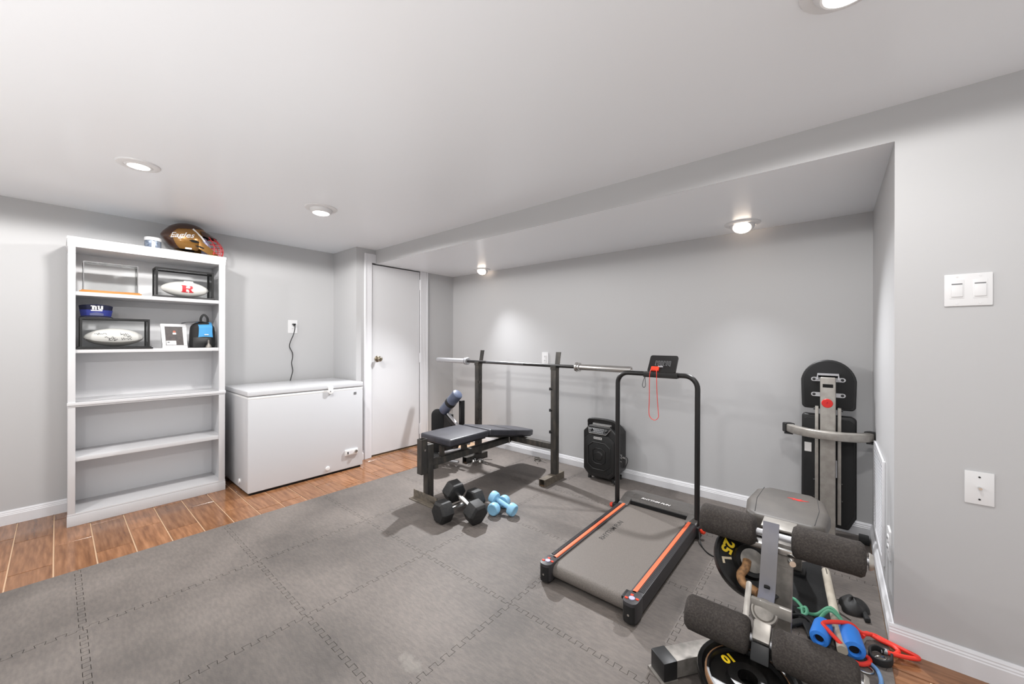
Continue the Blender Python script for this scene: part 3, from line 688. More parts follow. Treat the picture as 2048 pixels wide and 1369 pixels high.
for s in (1, -1):
    def jaw(u, v):
        a = s*(1.25-1.15*u); k = 1.04+0.34*u
        p = hp(a, -0.55+0.20*u, 1.0); z = BZ+0.012+0.075*(1-u)**1.4+(v-0.5)*(0.075-0.035*u)
        return (hx+(p[0]-hx)*1.16, hy+(p[1]-hy)*k+0.002, max(z, BZ+0.003))
    MB().grid(jaw, 16, 5).build('jaw_guard', 'gold', ht, solid=0.006, smooth=60)
    v1 = MB()
    v1.prism([(-.030,.002),(-.012,.010),(.012,.009),(.034,-.004),(.014,-.010),(-.012,-.008)], 0.003, axis((hx+s*0.1045, hy+0.012, hz-0.024),(s,0,0.02),(0,1,0)))
    v1.build('vent', 'dark', ht, smooth=0)
    v2 = MB(); v2.prism([(-.028,.004),(.0,.006),(.030,-.006),(.028,-.012),(-.008,-.008)], 0.003, axis((hx+s*0.101, hy+0.045, hz-0.058),(s,0,-0.2),(0,1,0)))
    v2.build('vent', 'dark', ht, smooth=0)
    MB().sq([hp(s*1.5,0.62,1.03), hp(s*1.15,0.15,1.045), hp(s*0.98,-0.10,1.06)], 0.011, 0.003, up=(s,0,0)).build('side_strap', 'whiteprint', ht)
    MB().sq([hp(s*0.98,-0.10,1.05), hp(s*0.80,-0.34,1.12)], 0.012, 0.004, up=(s,0,0)).build('cage_clip', 'lilac', ht)
MB().prism(rrect(-0.020,0.020,-0.006,0.006,0.005,3), 0.002, axis((hx+0.094, hy-0.020, BZ+0.040),(1,0,-0.15),(0,1,0.05))).build('sticker', 'whiteprint', ht)
def cage(a, t):
    top = Vector(hp(a, 0.30, 1.02)); top.y += 0.030*math.cos(a)
    bot = Vector((hx+0.075*math.sin(a), hy+0.208*math.cos(a)+0.004, BZ+0.022))
    p = top.lerp(bot, t); p.y += 0.030*math.sin(PI*t)*math.cos(a); return p
for a in (-0.85,-0.5,-0.17,0.17,0.5,0.85):
    MB().tube([cage(a, t/8) for t in range(9)], 0.0026, 6).build('cage_wire', 'wirered', ht)
for t in (0.22,0.45,0.68,0.9):
    MB().tube([cage(-1.0+2.0*k/12, t) for k in range(13)], 0.0026, 6).build('cage_wire', 'wirered', ht)
def liner(u, v):
    a = -0.9+1.8*u; p = Vector(cage(a, 0.08+0.84*v)); q = Vector((hx, hy-0.02, p.z)); return tuple(p.lerp(q, 0.34))
MB().grid(liner, 12, 6).build('inner_liner', 'lilac', ht, solid=0.004, smooth=60)
vs_, fs_ = text_geo('Eagles', 0.050, 0.35, 0.0006)
def on_helmet(x, y):
    th = 1.98 - x/0.128; p = Vector(hp(th, 0.06+0.10*x/0.07+y/0.115, 1.045)); return tuple(p)
MB().add([on_helmet(x, y) for x, y, z in vs_], fs_).build('lettering', 'whiteprint', ht, smooth=0)

# ------------------------------------------------------------------ chest freezer
FX, FB, FY0, FY1 = -3.424, -4.045, 0.942, 1.875
ft = thing('chest_freezer', 'white chest freezer with closed lid between the bookcase and the door', 'freezer', ((FX+FB)/2,(FY0+FY1)/2,0))
MB().box(FB, FX, FY0, FY1, 0.018, 0.748).build('cabinet', 'enamel', ft, bevel=0.008, seg=3)
MB().box(FB+0.02, FX-0.015, FY0+0.015, FY1-0.015, 0.0, 0.02).build('foot_rail', 'dark', ft)
MB().box(FB+0.006, FX-0.006, FY0+0.006, FY1-0.006, 0.747, 0.768).build('gasket', 'gasket', ft)
b = MB(); b.box(FB, FX+0.003, FY0-0.003, FY1+0.003, 0.764, 0.804); b.build('lid', 'enamel', ft, bevel=0.010, seg=3)
MB().box(FB+0.003, FX+0.001, FY0+0.001, FY1-0.001, 0.738, 0.757).build('collar', 'enamel2', ft, bevel=0.004)
y = 1.567
b = MB(); b.prism([(-.020,.030),(.020,.030),(.020,-.010)]+circ(0,-.014,.022,12,-0.1,-PI+0.1,True)+[(-.020,-.010)], 0.014, axis((FX+0.001,y,0.755),(1,0,0),(0,1,0)))
b.build('lid_latch', 'enamel2', ft, bevel=0.002)
MB().cyl((FX+0.0155,y-0.004,0.744),(FX+0.0165,y-0.004,0.744),0.004,n=12).build('keyhole', 'dark', ft)
MB().box(FX, FX+0.002, 1.787, 1.810, 0.693, 0.715).build('badge', 'badge', ft)
pan = MB(); pan.box(FX-0.001, FX+0.012, 1.700, 1.822, 0.137, 0.188); pan = pan.build('control_panel', 'enamel2', ft, bevel=0.003)
MB().box(FX+0.012, FX+0.0135, 1.716, 1.770, 0.147, 0.178).build('dial_label', 'trim', pan)
MB().box(FX+0.0135, FX+0.0145, 1.719, 1.729, 0.150, 0.172).build('warning_mark', 'black', pan)
MB().lathe([(0,0.012),(0.013,0.012),(0.015,0.008),(0.015,0)], axis((FX+0.012,1.800,0.164),(1,0,0)), 20).build('dial', 'chrome', pan)
MB().lathe([(0,0.008),(0.010,0.010),(0.017,0.008),(0.019,0)], axis((FX,1.545,0.062),(1,0,0)), 20).build('drain_plug', 'enamel2', ft)
MB().lathe([(0,0.008),(0.010,0.010),(0.017,0.008),(0.019,0)], axis((FX-0.20,FY0,0.075),(0,-1,0)), 20).build('drain_plug', 'enamel2', ft)
cp = smoothpath([(XL+0.035,1.512,1.350),(XL+0.038,1.512,1.318),(XL+0.03,1.503,1.260),(XL+0.024,1.475,1.180),(XL+0.022,1.470,1.130),(XL+0.028,1.492,1.075),(XL+0.03,1.494,1.030),(XL+0.028,1.486,0.975),(XL+0.03,1.494,0.915),(XL+0.034,1.492,0.885),(XL+0.036,1.470,0.800),(XL+0.038,1.455,0.700)],5)
cord = MB().tube(cp, 0.0042, 8).build('power_cord', 'black', ft)
MB().prism([(-.011,.012),(.015,.012),(.013,-.004),(.002,-.014)], 0.030, axis((XL+0.009,1.506,1.350),(1,0,0),(0,1,0))).build('plug', 'black', ft, bevel=0.002)
# ------------------------------------------------------------------ weight bench with bar rack
Z0 = 0.012
wb = thing('weight_bench', 'dark steel weight bench with bar rack and black padded seat in the alcove', 'weight bench', (-2.29, 2.25, Z0))
CX = -2.295
MB().sq([(CX,1.775,Z0+0.006),(CX,1.775,0.432)], 0.054).build('rear_post', 'steel', wb, bevel=0.003)
b = MB()
o_, i_ = 0.026, 0.021
pr = [(-o_,-o_),(o_,-o_),(o_,o_),(-o_,o_)]; pi_ = [(-i_,-i_),(i_,-i_),(i_,i_),(-i_,i_)]
def hollow(p0, p1, up, o=0.026, w=0.004, depth=0.05):
    p0 = Vector(p0); p1 = Vector(p1); t = (p1-p0).normalized(); u = Vector(up); u = (u-t*u.dot(t)).normalized(); s = t.cross(u); i = o-w
    def ring(p, k): return [p+s*a*k+u*c*k for a, c in ((-1,-1),(1,-1),(1,1),(-1,1))]
    vs = ring(p0,i)+ring(p0,o)+ring(p1,o)+ring(p1,i)+ring(p0+t*depth,i)+ring(p1-t*depth,i); fs = []
    for a, c in ((0,1),(1,2),(2,3),(4,0),(3,5)):
        for k in range(4): fs.append((a*4+k, a*4+(k+1)%4, c*4+(k+1)%4, c*4+k))
    fs += [(16,17,18,19),(23,22,21,20)]
    return MB().add(vs, fs)
hollow((CX-0.004,1.722,0.224),(CX-0.004,1.722,0.478),(1,0,0),0.0265).build('attachment_sleeve', 'steel', wb, smooth=0)
MB().cyl((CX+0.0225,1.722,0.400),(CX+0.030,1.722,0.400),0.008,n=10).build('sleeve_bolt', 'chrome', wb)
b = MB(); b.box(-2.432,-2.158,1.742,1.748,Z0,Z0+0.060); b.box(-2.432,-2.158,1.700,1.742,Z0,Z0+0.006); b.build('rear_foot', 'rusty', wb, bevel=0.001)
MB().box(-2.33,-2.26,1.748,1.806,Z0,Z0+0.020).build('rear_foot_plate', 'steel', wb)
MB().sq([(CX,1.802,0.2885),(CX,2.696,0.2885)], 0.050).build('main_beam', 'steel', wb, bevel=0.003)
MB().box(CX-0.032,CX+0.032,1.802,1.842,0.242,0.270).build('beam_bracket', 'steel', wb, bevel=0.002)
MB().sq([(-2.695,2.722,0.2985),(-1.835,2.722,0.2985)], 0.050).build('cross_beam', 'steel', wb, bevel=0.003)
MB().cyl((-2.262,2.66,0.262),(-2.262,2.66,0.318),0.005,n=8).build('beam_bolt', 'chrome', wb)
for x, s, name in ((-2.722, 1, 'L'), (-1.808, -1, 'R')):
    MB().sq([(x,2.722,Z0+0.058),(x,2.722,0.955)], 0.052).build('upright', 'steel', wb, bevel=0.003)
    f = hollow((x,2.535,Z0+0.029),(x,2.825,Z0+0.029),(0,0,1),0.029,0.004,0.06); f.build('upright_foot', 'steel' if s > 0 else 'rusty', wb, smooth=0)
    MB().box(x-0.0245,x+0.0245,2.541,2.555,Z0+0.0045,Z0+0.0052).build('foot_rust', 'rust', wb)
    b = MB(); b.add([(x-0.02,2.742,0.93),(x+0.02,2.742,0.93),(x+0.02,2.750,0.93),(x-0.02,2.750,0.93),(x-0.024,2.775,1.10),(x+0.024,2.775,1.10),(x+0.024,2.783,1.10),(x-0.024,2.783,1.10)],[(0,3,2,1),(4,5,6,7),(0,1,5,4),(1,2,6,5),(2,3,7,6),(3,0,4,7)])
    b.build('bar_guide', 'steel', wb)
    b = MB(); b.prism([(2.690,0.952),(2.690,0.985),(2.700,0.985),(2.706,0.968),(2.748,0.968),(2.748,0.952)], 0.052, Matrix(((0,0,1,x-0.026),(1,0,0,0),(0,1,0,0),(0,0,0,1)))); b.build('bar_cradle', 'steel', wb)
    zs = (0.785,0.604,0.513,0.418) if s > 0 else (0.786,0.605,0.420)
    for z in zs:
        q = MB(); q.box(min(x+s*0.026,x+s*0.044),max(x+s*0.026,x+s*0.044),2.700,2.724,z-0.012,z+0.012); q.cyl((x+s*0.018,2.697,z),(x+s*0.018,2.690,z),0.007,n=8); q.build('catch_peg', 'black' if s < 0 else 'steel', wb)
MB().cyl((-2.695,2.70,0.14),(-2.655,2.70,0.14),0.010,n=10).build('upright_bolt', 'chrome', wb)
b = MB().box(-2.472,-2.118,1.832,2.238,0.424,0.476); b.build('seat_pad', 'vinyl', wb, bevel=0.016, seg=4)
MB().box(-2.45,-2.14,1.85,2.22,0.412,0.428).build('seat_board', 'blackmatte', wb)
for yy in (1.90, 2.13):
    MB().sq([(CX,yy,0.312),(CX,yy,0.414)], 0.036 if yy > 2 else 0.03).build('seat_support', 'steel', wb)
MB().cyl((-2.43,2.06,0.40),(-2.16,2.06,0.40),0.012,n=12).build('hinge_rod', 'bright', wb)
MB().sq([(-2.20,2.20,0.430),(-2.16,2.30,0.424)], 0.03, 0.006).build('hinge_plate', 'bright', wb)
# declined back pad
A = Vector((0,2.272,0.474)); Bv = Vector((0,2.925,0.352)); dv = (Bv-A).normalized(); nv = Vector((0,-dv.z,dv.y))
if nv.z < 0: nv = -nv
Tp = Matrix(((1,0,0,CX),(0,dv.y,nv.y,A.y),(0,dv.z,nv.z,A.z),(0,0,0,1)))
L = (Bv-A).length
poly = [(-0.165,0.0),(0.165,0.0),(0.168,L*0.45),(0.160,L*0.78),(0.128,L-0.03)]+[(0.105,L),(-0.105,L),(-0.128,L-0.03),(-0.160,L*0.78),(-0.168,L*0.45)]
MB().prism(poly, 0.052, Tp @ Matrix.Translation((0,0,-0.052))).build('back_pad', 'vinyl', wb, bevel=0.015, seg=4)
MB().prism([(x*0.92,y*0.96+0.012) for x, y in poly], 0.010, Tp @ Matrix.Translation((0,0,-0.060))).build('back_board', 'blackmatte', wb)
MB().sq([(CX-0.05,2.30,0.405),(CX-0.05,2.70,0.331)], 0.03).build('pad_rail', 'steel', wb)
MB().sq([(CX+0.05,2.30,0.405),(CX+0.05,2.70,0.331)], 0.03).build('pad_rail', 'steel', wb)

# barbell in the rack
by, bz = 2.732, 0.984
bb = thing('barbell', 'long barbell with silver sleeves and no plates resting on the rack', 'barbell', (-2.255, by, bz-0.025))
MB().cyl((-2.90,by,bz),(-1.60,by,bz),0.0143,n=20).build('shaft', 'tube', bb)
MB().cyl((-2.62,by,bz),(-2.15,by,bz),0.0147,n=20).build('worn_grip', 'steelbar', bb)
for x0, x1, m in ((-2.885,-3.372,'bright'),(-1.612,-1.140,'chrome')):
    s = 1 if x1 > x0 else -1
    b = MB(); b.lathe([(0,0),(0.0145,0),(0.036,0.002),(0.039,0.006),(0.039,0.016),(0.036,0.020),(0.028,0.022),(0.028,0.032),(0.036,0.034),(0.036,0.040),(0.025,0.044)], axis((x0,by,bz),(s,0,0)), 28); b.build('collar', m, bb)
    MB().lathe([(0.0248,0.040),(0.0248,abs(x1-x0)-0.004),(0.0235,abs(x1-x0)),(0.012,abs(x1-x0)),(0.010,abs(x1-x0)-0.004),(0,abs(x1-x0)-0.004)], axis((x0,by,bz),(s,0,0)), 28).build('sleeve', m, bb)

# sit-up machine folded behind the bench
P1 = Vector((-2.935,2.45,0.502)); P2 = Vector((-2.722,2.45,0.694)); ax = (P2-P1).normalized(); nz = Vector((0,1,0)); pp = ax.cross(nz)
su = thing('folded_exerciser', 'folded exerciser with slate blue roller pad standing behind the weight bench', 'exerciser', (-2.86, 2.45, Z0))
MB().lathe([(0,0),(0.040,0),(0.050,0.008),(0.052,0.02),(0.052,(P2-P1).length-0.02),(0.048,(P2-P1).length-0.006),(0.035,(P2-P1).length),(0,(P2-P1).length)], axis(P1, ax), 32).build('roller_pad', 'bluevinyl', su)
mid = P1.lerp(P2,0.50); MB().lathe([(0.0525,-0.020),(0.0545,-0.018),(0.0545,0.018),(0.0525,0.020)], axis(mid, ax), 32).build('strap', 'blackmatte', su)
MB().prism(circ(0,0.455,0.060,14,0,PI,True)+[(-0.060,0.0),(0.060,0.0)], 0.020, axis((-2.975,2.41,Z0),(0.775,-0.63,0),(0.63,0.775,0))).build('side_plate', 'black', su, bevel=0.004)
MB().box(-2.975,-2.84,2.47,2.50,0.10,0.48).build('back_board', 'rubber', su, bevel=0.01)
MB().sq([(-2.735,2.51,0.30),(-2.735,2.51,0.62)], 0.03, 0.05).build('rear_post', 'black', su, bevel=0.003)
MB().sq([P1+Vector((0.09,-0.02,-0.010)), Vector((-2.655,2.43,0.370))], 0.024, 0.018).build('strut', 'bright', su, bevel=0.003)
MB().sq([P1+Vector((0.06,-0.01,-0.035)), Vector((-2.68,2.45,0.345))], 0.045, 0.03).build('arm', 'black', su, bevel=0.003)
MB().sq([Vector((-2.68,2.45,0.36)), Vector((-2.80,2.45,Z0+0.05))], 0.04, 0.03).build('leg', 'black', su, bevel=0.003)
MB().cyl((-2.93,2.40,0.10),(-2.60,2.45,0.20),0.014,n=14).build('frame_tube', 'bright', su)
MB().cyl((-2.90,2.34,0.07),(-2.66,2.40,0.07),0.012,n=14).build('frame_tube', 'bright', su)
MB().lathe([(0,0),(0.04,0),(0.046,0.01),(0.046,0.13),(0.04,0.14),(0,0.14)], axis((-3.02,2.37,Z0+0.047),(0.95,0.3,0)), 24).build('foam_foot', 'rubber', su)

# spring collars on the mat
def clip(label, p, ang, m):
    t = thing('spring_collar', label, 'barbell collar', p, 'spring collars on the mat')
    R = Matrix.Translation(p) @ Matrix.Rotation(ang,4,'Z')
    b = MB(); b.tube([R @ Vector((0.032*math.cos(k*0.42)-0.02, 0.032*math.sin(k*0.42), 0.006+0.008*k/15)) for k in range(46)], 0.0032, 6); b.build('coil', m, t)
    for s in (-1, 1):
        b = MB(); b.tube([R @ Vector(q) for q in ((0.008,s*0.02,0.006+0.012*(s+1)),(0.05,s*0.036,0.010+0.008*(s+1)),(0.082,s*0.046,0.008+0.010*(s+1)))], 0.0035, 6); b.build('handle', m, t)
    return t
clip('chrome spring collar lying by the left foot of the rack', (-2.60,2.66,Z0), 0.3, 'chrome')
clip('thin dark spring collar lying near the baseboard behind the rack', (-2.22,3.05,Z0), -0.5, 'silverd')
clip('chrome spring collar partly hidden under the bench beam', (-2.66,2.60,Z0), -0.9, 'chrome')

# dumbbells
def dumbbell(name, label, c0, c1, hexa, r, hl, hr, m, mh, group, twist=0.0, spin=0.0):
    c0 = Vector(c0); c1 = Vector(c1); ax = (c1-c0).normalized()
    t = thing(name, label, 'dumbbell', ((c0.x+c1.x)/2,(c0.y+c1.y)/2,Z0), group)
    for c, s in ((c0,-1),(c1,1)):
        T = axis(c, ax*s, (0,0,1)) @ Matrix.Rotation(spin,4,'Z')
        if hexa:
            b = MB(); n = 6; pr = [(r*0.86,-hl/2),(r,-hl/2+0.008),(r,hl/2-0.014),(r*0.80,hl/2),(0,hl/2),]
            b.lathe([(0,-hl/2)]+pr, T, 6); b.build('head', m, t, bevel=0.003, smooth=25)
        else:
            MB().lathe([(0,-hl/2),(r*0.6,-hl/2),(r*0.92,-hl*0.42),(r,-hl*0.25),(r,hl*0.25),(r*0.93,hl*0.44),(r*0.8,hl/2),(r*0.62,hl/2-0.002),(0,hl/2-0.003)], T, 8 if False else 24).build('head', m, t, smooth=40)
    L = (c1-c0).length
    T = axis(c0, ax)
    MB().lathe([(hr*0.85,0),(hr*0.85,L*0.25),(hr*1.12,L*0.5),(hr*0.85,L*0.75),(hr*0.85,L)] if hexa else [(hr,0),(hr,L)], T, 20).build('handle', mh, t)
    return t
dumbbell('hex_dumbbell', 'large black hex dumbbell lying flat on the mat under the other one', (-1.955,1.628,Z0+0.066), (-1.935,1.902,Z0+0.066), True, 0.076, 0.092, 0.017, 'rubber', 'chrome', 'black hex dumbbells', spin=PI/6)
dumbbell('hex_dumbbell', 'large black hex dumbbell leaning across the flat one with one end raised', (-2.015,1.775,0.155), (-1.775,1.752,Z0+0.072), True, 0.076, 0.092, 0.017, 'rubber', 'chrome', 'black hex dumbbells', spin=PI/6)
dumbbell('vinyl_dumbbell', 'small light blue dumbbell lying flat on the mat', (-1.762,1.912,Z0+0.042), (-1.790,2.050,Z0+0.042), False, 0.042, 0.050, 0.0155, 'lightblue', 'lightblue', 'light blue dumbbells')
dumbbell('vinyl_dumbbell', 'small light blue dumbbell resting crosswise on top of its twin', (-1.815,1.972,0.100), (-1.662,1.985,Z0+0.042), False, 0.042, 0.050, 0.0155, 'lightblue', 'lightblue', 'light blue dumbbells')

# ------------------------------------------------------------------ party speaker
sx, sy = -1.508, 2.945
sp = thing('party_speaker', 'black portable party speaker with top handle standing by the back wall', 'speaker', (sx, 3.03, Z0))
w, h = 0.150, 0.435; z0 = Z0+0.03
def octo(k, dz=0.0, ch=0.055): 
    a, c = w*k, h*0.5*k; q = ch
    return [(-a+q,-c),(a-q,-c),(a,-c+q),(a,c-q),(a-q,c),(-a+q,c),(-a,c-q),(-a,-c+q)]
Ts = axis((sx,sy,z0+h/2),(0,-1,0),(1,0,0))
lean = Matrix.Translation((0,0,0))
b = MB().prism(octo(1.0), 0.20, Ts @ Matrix.Translation((0,0,-0.20))); b.build('cabinet', 'speaker', sp, bevel=0.010, seg=3)
MB().prism([(x*0.90,y*0.80-0.03) for x,y in octo(1.0)], 0.008, Ts).build('front_frame', 'speaker', sp, bevel=0.006)
MB().prism([(x*0.80,y*0.70-0.03) for x,y in octo(1.0)], 0.011, Ts).build('front_grille', 'grille', sp, bevel=0.003)
for k in (0.60, 0.34):
    pts = [(x*k*1.1,y*k*0.86-0.032) for x,y in octo(1.0, ch=0.07)]
    P = []
    for i in range(8): P.append(Ts @ Vector((pts[i][0],pts[i][1],0.0125)))
    MB().tube(P, 0.006, 8, closed=True).build('woofer_ring', 'speaker', sp)
MB().lathe([(0,0.010),(0.030,0.008),(0.040,0)], Ts @ Matrix.Translation((0,-0.032,0.010)), 24).build('woofer_cap', 'speaker', sp)
MB().box(-0.045,0.028,0.108,0.126,0.0105,0.0135,Ts).build('name_badge', 'whiteprint', sp)
b = MB()
for k, (x0, x1) in enumerate(((-.040,-.032),(-.029,-.022),(-.018,-.012),(-.009,-.001),(.003,.008),(.012,.022))): b.box(x0,x1,0.112,0.122,0.0135,0.0142,Ts)
b.build('badge_print', 'ink', sp)
Tc = Ts @ Matrix.Translation((0,0.172,0.006)) @ Matrix.Rotation(-0.75,4,'X')
pan = MB().prism([(-.075,-.032),(.075,-.032),(.098,.020),(.090,.036),(-.090,.036),(-.098,.020)], 0.012, Tc).build('control_panel', 'black', sp, bevel=0.002)
P = [Tc @ Vector((x,y,0.013)) for x,y in [(-.098,.030),(-.098,.018),(-.076,-.030),(.076,-.030),(.098,.018),(.098,.030)]]
MB().tube(P, 0.0028, 6).build('silver_trim', 'chrome', pan)
b = MB()
for i in range(7):
    for j in range(3): b.box(-0.048+i*0.014,-0.039+i*0.014,-0.018+j*0.015,-0.010+j*0.015,0.012,0.0145,Tc)
b.build('buttons', 'badge', pan)
for s in (-1,1): MB().lathe([(0,0.012),(0.012,0.012),(0.014,0)], Tc @ Matrix.Translation((s*0.068,0.006,0.012)), 16).build('knob', 'black', pan)
MB().sweep(smoothpath([(sx-0.115,sy+0.06,z0+h-0.045),(sx-0.112,sy+0.05,z0+h+0.005),(sx-0.092,sy+0.045,z0+h+0.034),(sx+0.092,sy+0.045,z0+h+0.034),(sx+0.112,sy+0.05,z0+h+0.005),(sx+0.115,sy+0.06,z0+h-0.045)],5), rrect(-0.022,0.022,-0.011,0.011,0.008,3), up=(0,0,1)).build('handle', 'speaker', sp)
MB().box(sx-0.085,sx+0.085,sy+0.02,sy+0.08,z0+h-0.002,z0+h+0.003).build('top_strip', 'chrome', sp)
for i, (yy, zz) in enumerate(((3.035,0.24),(3.035,0.215),(3.035,0.185))): MB().lathe([(0,0.010),(0.006,0.010),(0.007,0)], axis((sx+w,yy,zz),(1,0,0)),12).build('side_jack', 'chrome', sp)
MB().lathe([(0,0.016),(0.011,0.016),(0.013,0)], axis((sx+w,3.085,0.205),(1,0,0)),16).build('side_knob', 'chrome', sp)
MB().tube([Vector((sx+w+0.014+0.006*math.sin(k*0.5), 3.095+0.038*math.sin(2*PI*k/20), 0.165+0.045*math.cos(2*PI*k/20))) for k in range(20)], 0.003, 6, closed=True).build('cable_loop', 'black', sp)
for dx in (-0.11,0.11):
    for yy in (2.985, 3.11): MB().cyl((sx+dx,yy,Z0),(sx+dx,yy,z0+0.004),0.016,n=14).build('foot', 'rubber', sp)
MB().cyl((sx+w-0.012,2.955,Z0+0.022),(sx+w+0.012,2.955,Z0+0.022),0.022,n=18).build('wheel', 'black', sp)

# ------------------------------------------------------------------ treadmill
TX0, TX1, TY0, TY1 = -1.108, -0.622, 1.535, 2.75
tm = thing('treadmill', 'under desk treadmill with grey belt and orange stripes beside the bench rack', 'treadmill', ((TX0+TX1)/2, 2.14, Z0))
TZ = 0.108
MB().box(TX0+0.05, TX1-0.05, TY0+0.05, TY1-0.02, Z0+0.018, 0.070).build('deck_base', 'black', tm)
def beltf(u, v):
    a = v*PI; return None
b = MB(); prf = [(TY0+0.028+0.030*(1-math.sin(k*PI/2/6)), 0.062+0.034*math.cos(PI/2-k*PI/2/6)) for k in range(7)]
x0, x1 = TX0+0.052, TX1-0.052
pro = [(TY0+0.060,0.030)]+[(TY0+0.060-0.032*math.sin(k*PI/8), 0.063-0.033*math.cos(k*PI/8)) for k in range(1,9)]+[(2.56,0.096),(2.56,0.030)]
b.prism([(yy,zz) for yy, zz in pro], x1-x0, Matrix(((0,0,1,x0),(1,0,0,0),(0,1,0,0),(0,0,0,1)))); b.build('running_belt', 'belt', tm, smooth=40)
for s in (0, 1):
    xa = TX0 if s == 0 else TX1-0.056; xb = xa+0.056
    MB().box(xa, xb, TY0+0.04, 2.62, Z0+0.02, TZ-0.004).build('side_rail', 'rail', tm, bevel=0.004)
    ribs = MB()
    o_ = (xa+0.003, xa+0.020) if s == 0 else (xb-0.024, xb-0.003)
    for k in range(4):
        q = o_[0]+(o_[1]-o_[0])*k/3.6; ribs.box(q, q+0.003, TY0+0.10, 2.50, TZ-0.005, TZ-0.001)
    ribs.build('rail_ribs', 'rail', tm, smooth=0)
    c = xb-0.020 if s == 0 else xa+0.019
    MB().box(c-0.0095, c+0.0095, TY0+0.075, 2.47, TZ-0.006, TZ).build('orange_stripe', 'orange', tm, bevel=0.002)
    cap = MB().prism(rrect(xa-0.004, xb+0.003, TY0-0.006, TY0+0.09, 0.026 if True else 0, 5), TZ-Z0-0.014, Matrix.Translation((0,0,Z0+0.014))).build('end_cap', 'rail', tm, bevel=0.003)
    MB().prism(rrect(xa-0.002, xb+0.001, TY0-0.007, TY0+0.06, 0.024, 5), TZ-Z0-0.026, Matrix.Translation((0,0,Z0+0.012))).build('end_skirt', 'black', tm)
    MB().cyl(((xa+xb)/2,TY0+0.032,TZ-0.002),((xa+xb)/2,TY0+0.032,TZ+0.0035),0.0125,n=20).build('adjuster_disc', 'badge' if False else 'lilac', tm)
    b = MB()
    for a in (0.3, 1.9, 3.6): b.box(-0.006,0.006,-0.0045,0.0045,-0.002,0.003, Matrix.Translation(((xa+xb)/2+0.022*math.cos(a), TY0+0.032+0.022*math.sin(a), TZ)))
    b.build('adjuster_marks', 'orange2', tm)
    MB().cyl(((xa+xb)/2,TY0-0.008,0.058),((xa+xb)/2,TY0-0.005,0.058),0.005,n=12).build('end_bolt', 'chrome', tm)
    for yy in (TY0+0.03, 2.55): MB().cyl(((xa+xb)/2,yy,Z0),((xa+xb)/2,yy,Z0+0.022),0.02,n=16).build('foot', 'rubber', tm)
MB().box(TX1-0.075, TX1-0.052, TY0+0.03, TY0+0.085, 0.090, 0.103).build('belt_guide', 'black', tm, bevel=0.003)
hd = MB().prism([(2.50,0.030),(2.50,0.108),(2.515,0.132),(2.60,0.140),(2.72,0.112),(2.76,0.060),(2.76,0.030)], TX1-TX0-0.01, Matrix(((0,0,1,TX0+0.005),(1,0,0,0),(0,1,0,0),(0,0,0,1)))); hd.build('motor_hood', 'hood', tm, bevel=0.006)
MB().box(TX0+0.06,TX1-0.06,2.492,2.503,0.092,0.118).build('hood_slot', 'dark', tm)
for xa in (TX0-0.002, TX1-0.062): 
    MB().prism([(2.44,0.096),(2.44,0.104),(2.50,0.126),(2.56,0.140),(2.60,0.138),(2.60,0.096)], 0.064, Matrix(((0,0,1,xa),(1,0,0,0),(0,1,0,0),(0,0,0,1)))).build('hood_cheek', 'hood', tm, bevel=0.004)
vs_, fs_ = text_geo('RHYTHM FUN', 0.030, 0.25, 0.0008)
MB().add([((TX0+TX1)/2-0.03+x*0.98, 2.520+y*0.9+0.018, 0.1345+y*0.06+0.0035) for x,y,z in vs_], fs_).build('hood_lettering', 'whiteprint', tm, smooth=0)
vs_, fs_ = text_geo('RHYTHM FUN', 0.044, 0.2, 0.0004)
MB().add([(-0.985-y, 2.08+x, 0.0965) for x,y,z in vs_], fs_).build('belt_lettering', 'belttext', tm, smooth=0)
# handrail
HL, HR, HY, HZ = -1.140, -0.628, 2.492, 0.982
rc = 0.075; pts = [(HL,HY,0.03),(HL,HY+0.004,0.5)]
pts += [(HL+rc-rc*math.cos(k*PI/2/8), HY+0.008, HZ-rc+rc*math.sin(k*PI/2/8)) for k in range(9)]
pts += [(HR-rc+rc*math.sin(k*PI/2/8), HY+0.008, HZ-rc+rc*math.cos(k*PI/2/8)) for k in range(9)]
pts += [(HR,HY+0.004,0.5),(HR,HY,0.03)]
MB().tube(pts, 0.0155, 16).build('handrail', 'tube', tm, smooth=60)
for x, s in ((HL,-1),(HR,1)):
    MB().box(x-0.020, x+0.020, HY-0.04, HY+0.05, Z0+0.012, 0.085).build('rail_bracket', 'black', tm, bevel=0.006)
    MB().lathe([(0,0.030),(0.010,0.030),(0.016,0.024),(0.016,0.010),(0.008,0.006),(0.008,0)], axis((x+s*0.018,HY-0.005,0.060),(s,-0.2,0)), 14).build('clamp_knob', 'orange2', tm)
cb = MB().box(-0.952,-0.738,HY-0.022,HY+0.030,HZ-0.020,HZ+0.016).build('console_bracket', 'tube', tm, bevel=0.004)
Rc = Matrix.Translation((-0.838,HY-0.018,HZ+0.012)) @ Matrix.Rotation(-0.60,4,'X')
con = MB().prism(rrect(-0.088,0.088,0.0,0.128,0.014,4), 0.016, Rc @ Matrix.Rotation(PI/2,4,'X') @ Matrix.Translation((0,0,-0.008))).build('console', 'tube', tm, bevel=0.003)
Rf = Rc @ Matrix.Rotation(PI/2,4,'X') @ Matrix.Translation((0,0,0.0085))
b = MB()
for i in range(6):
    x = -0.046+i*0.017
    for q in ((x,x+0.010,0.082,0.0845),(x,x+0.010,0.050,0.0525),(x,x+0.0025,0.052,0.084),(x+0.0085,x+0.011,0.068-0.012*(i%3),0.084)): b.box(q[0],q[1],q[2],q[3],0,0.001,Rf)
b.build('console_print', 'badge', con, smooth=0)
MB().box(-0.062,-0.012,0.004,0.034,0.0,0.016,Rf).build('safety_key', 'orange2', tm, bevel=0.005)
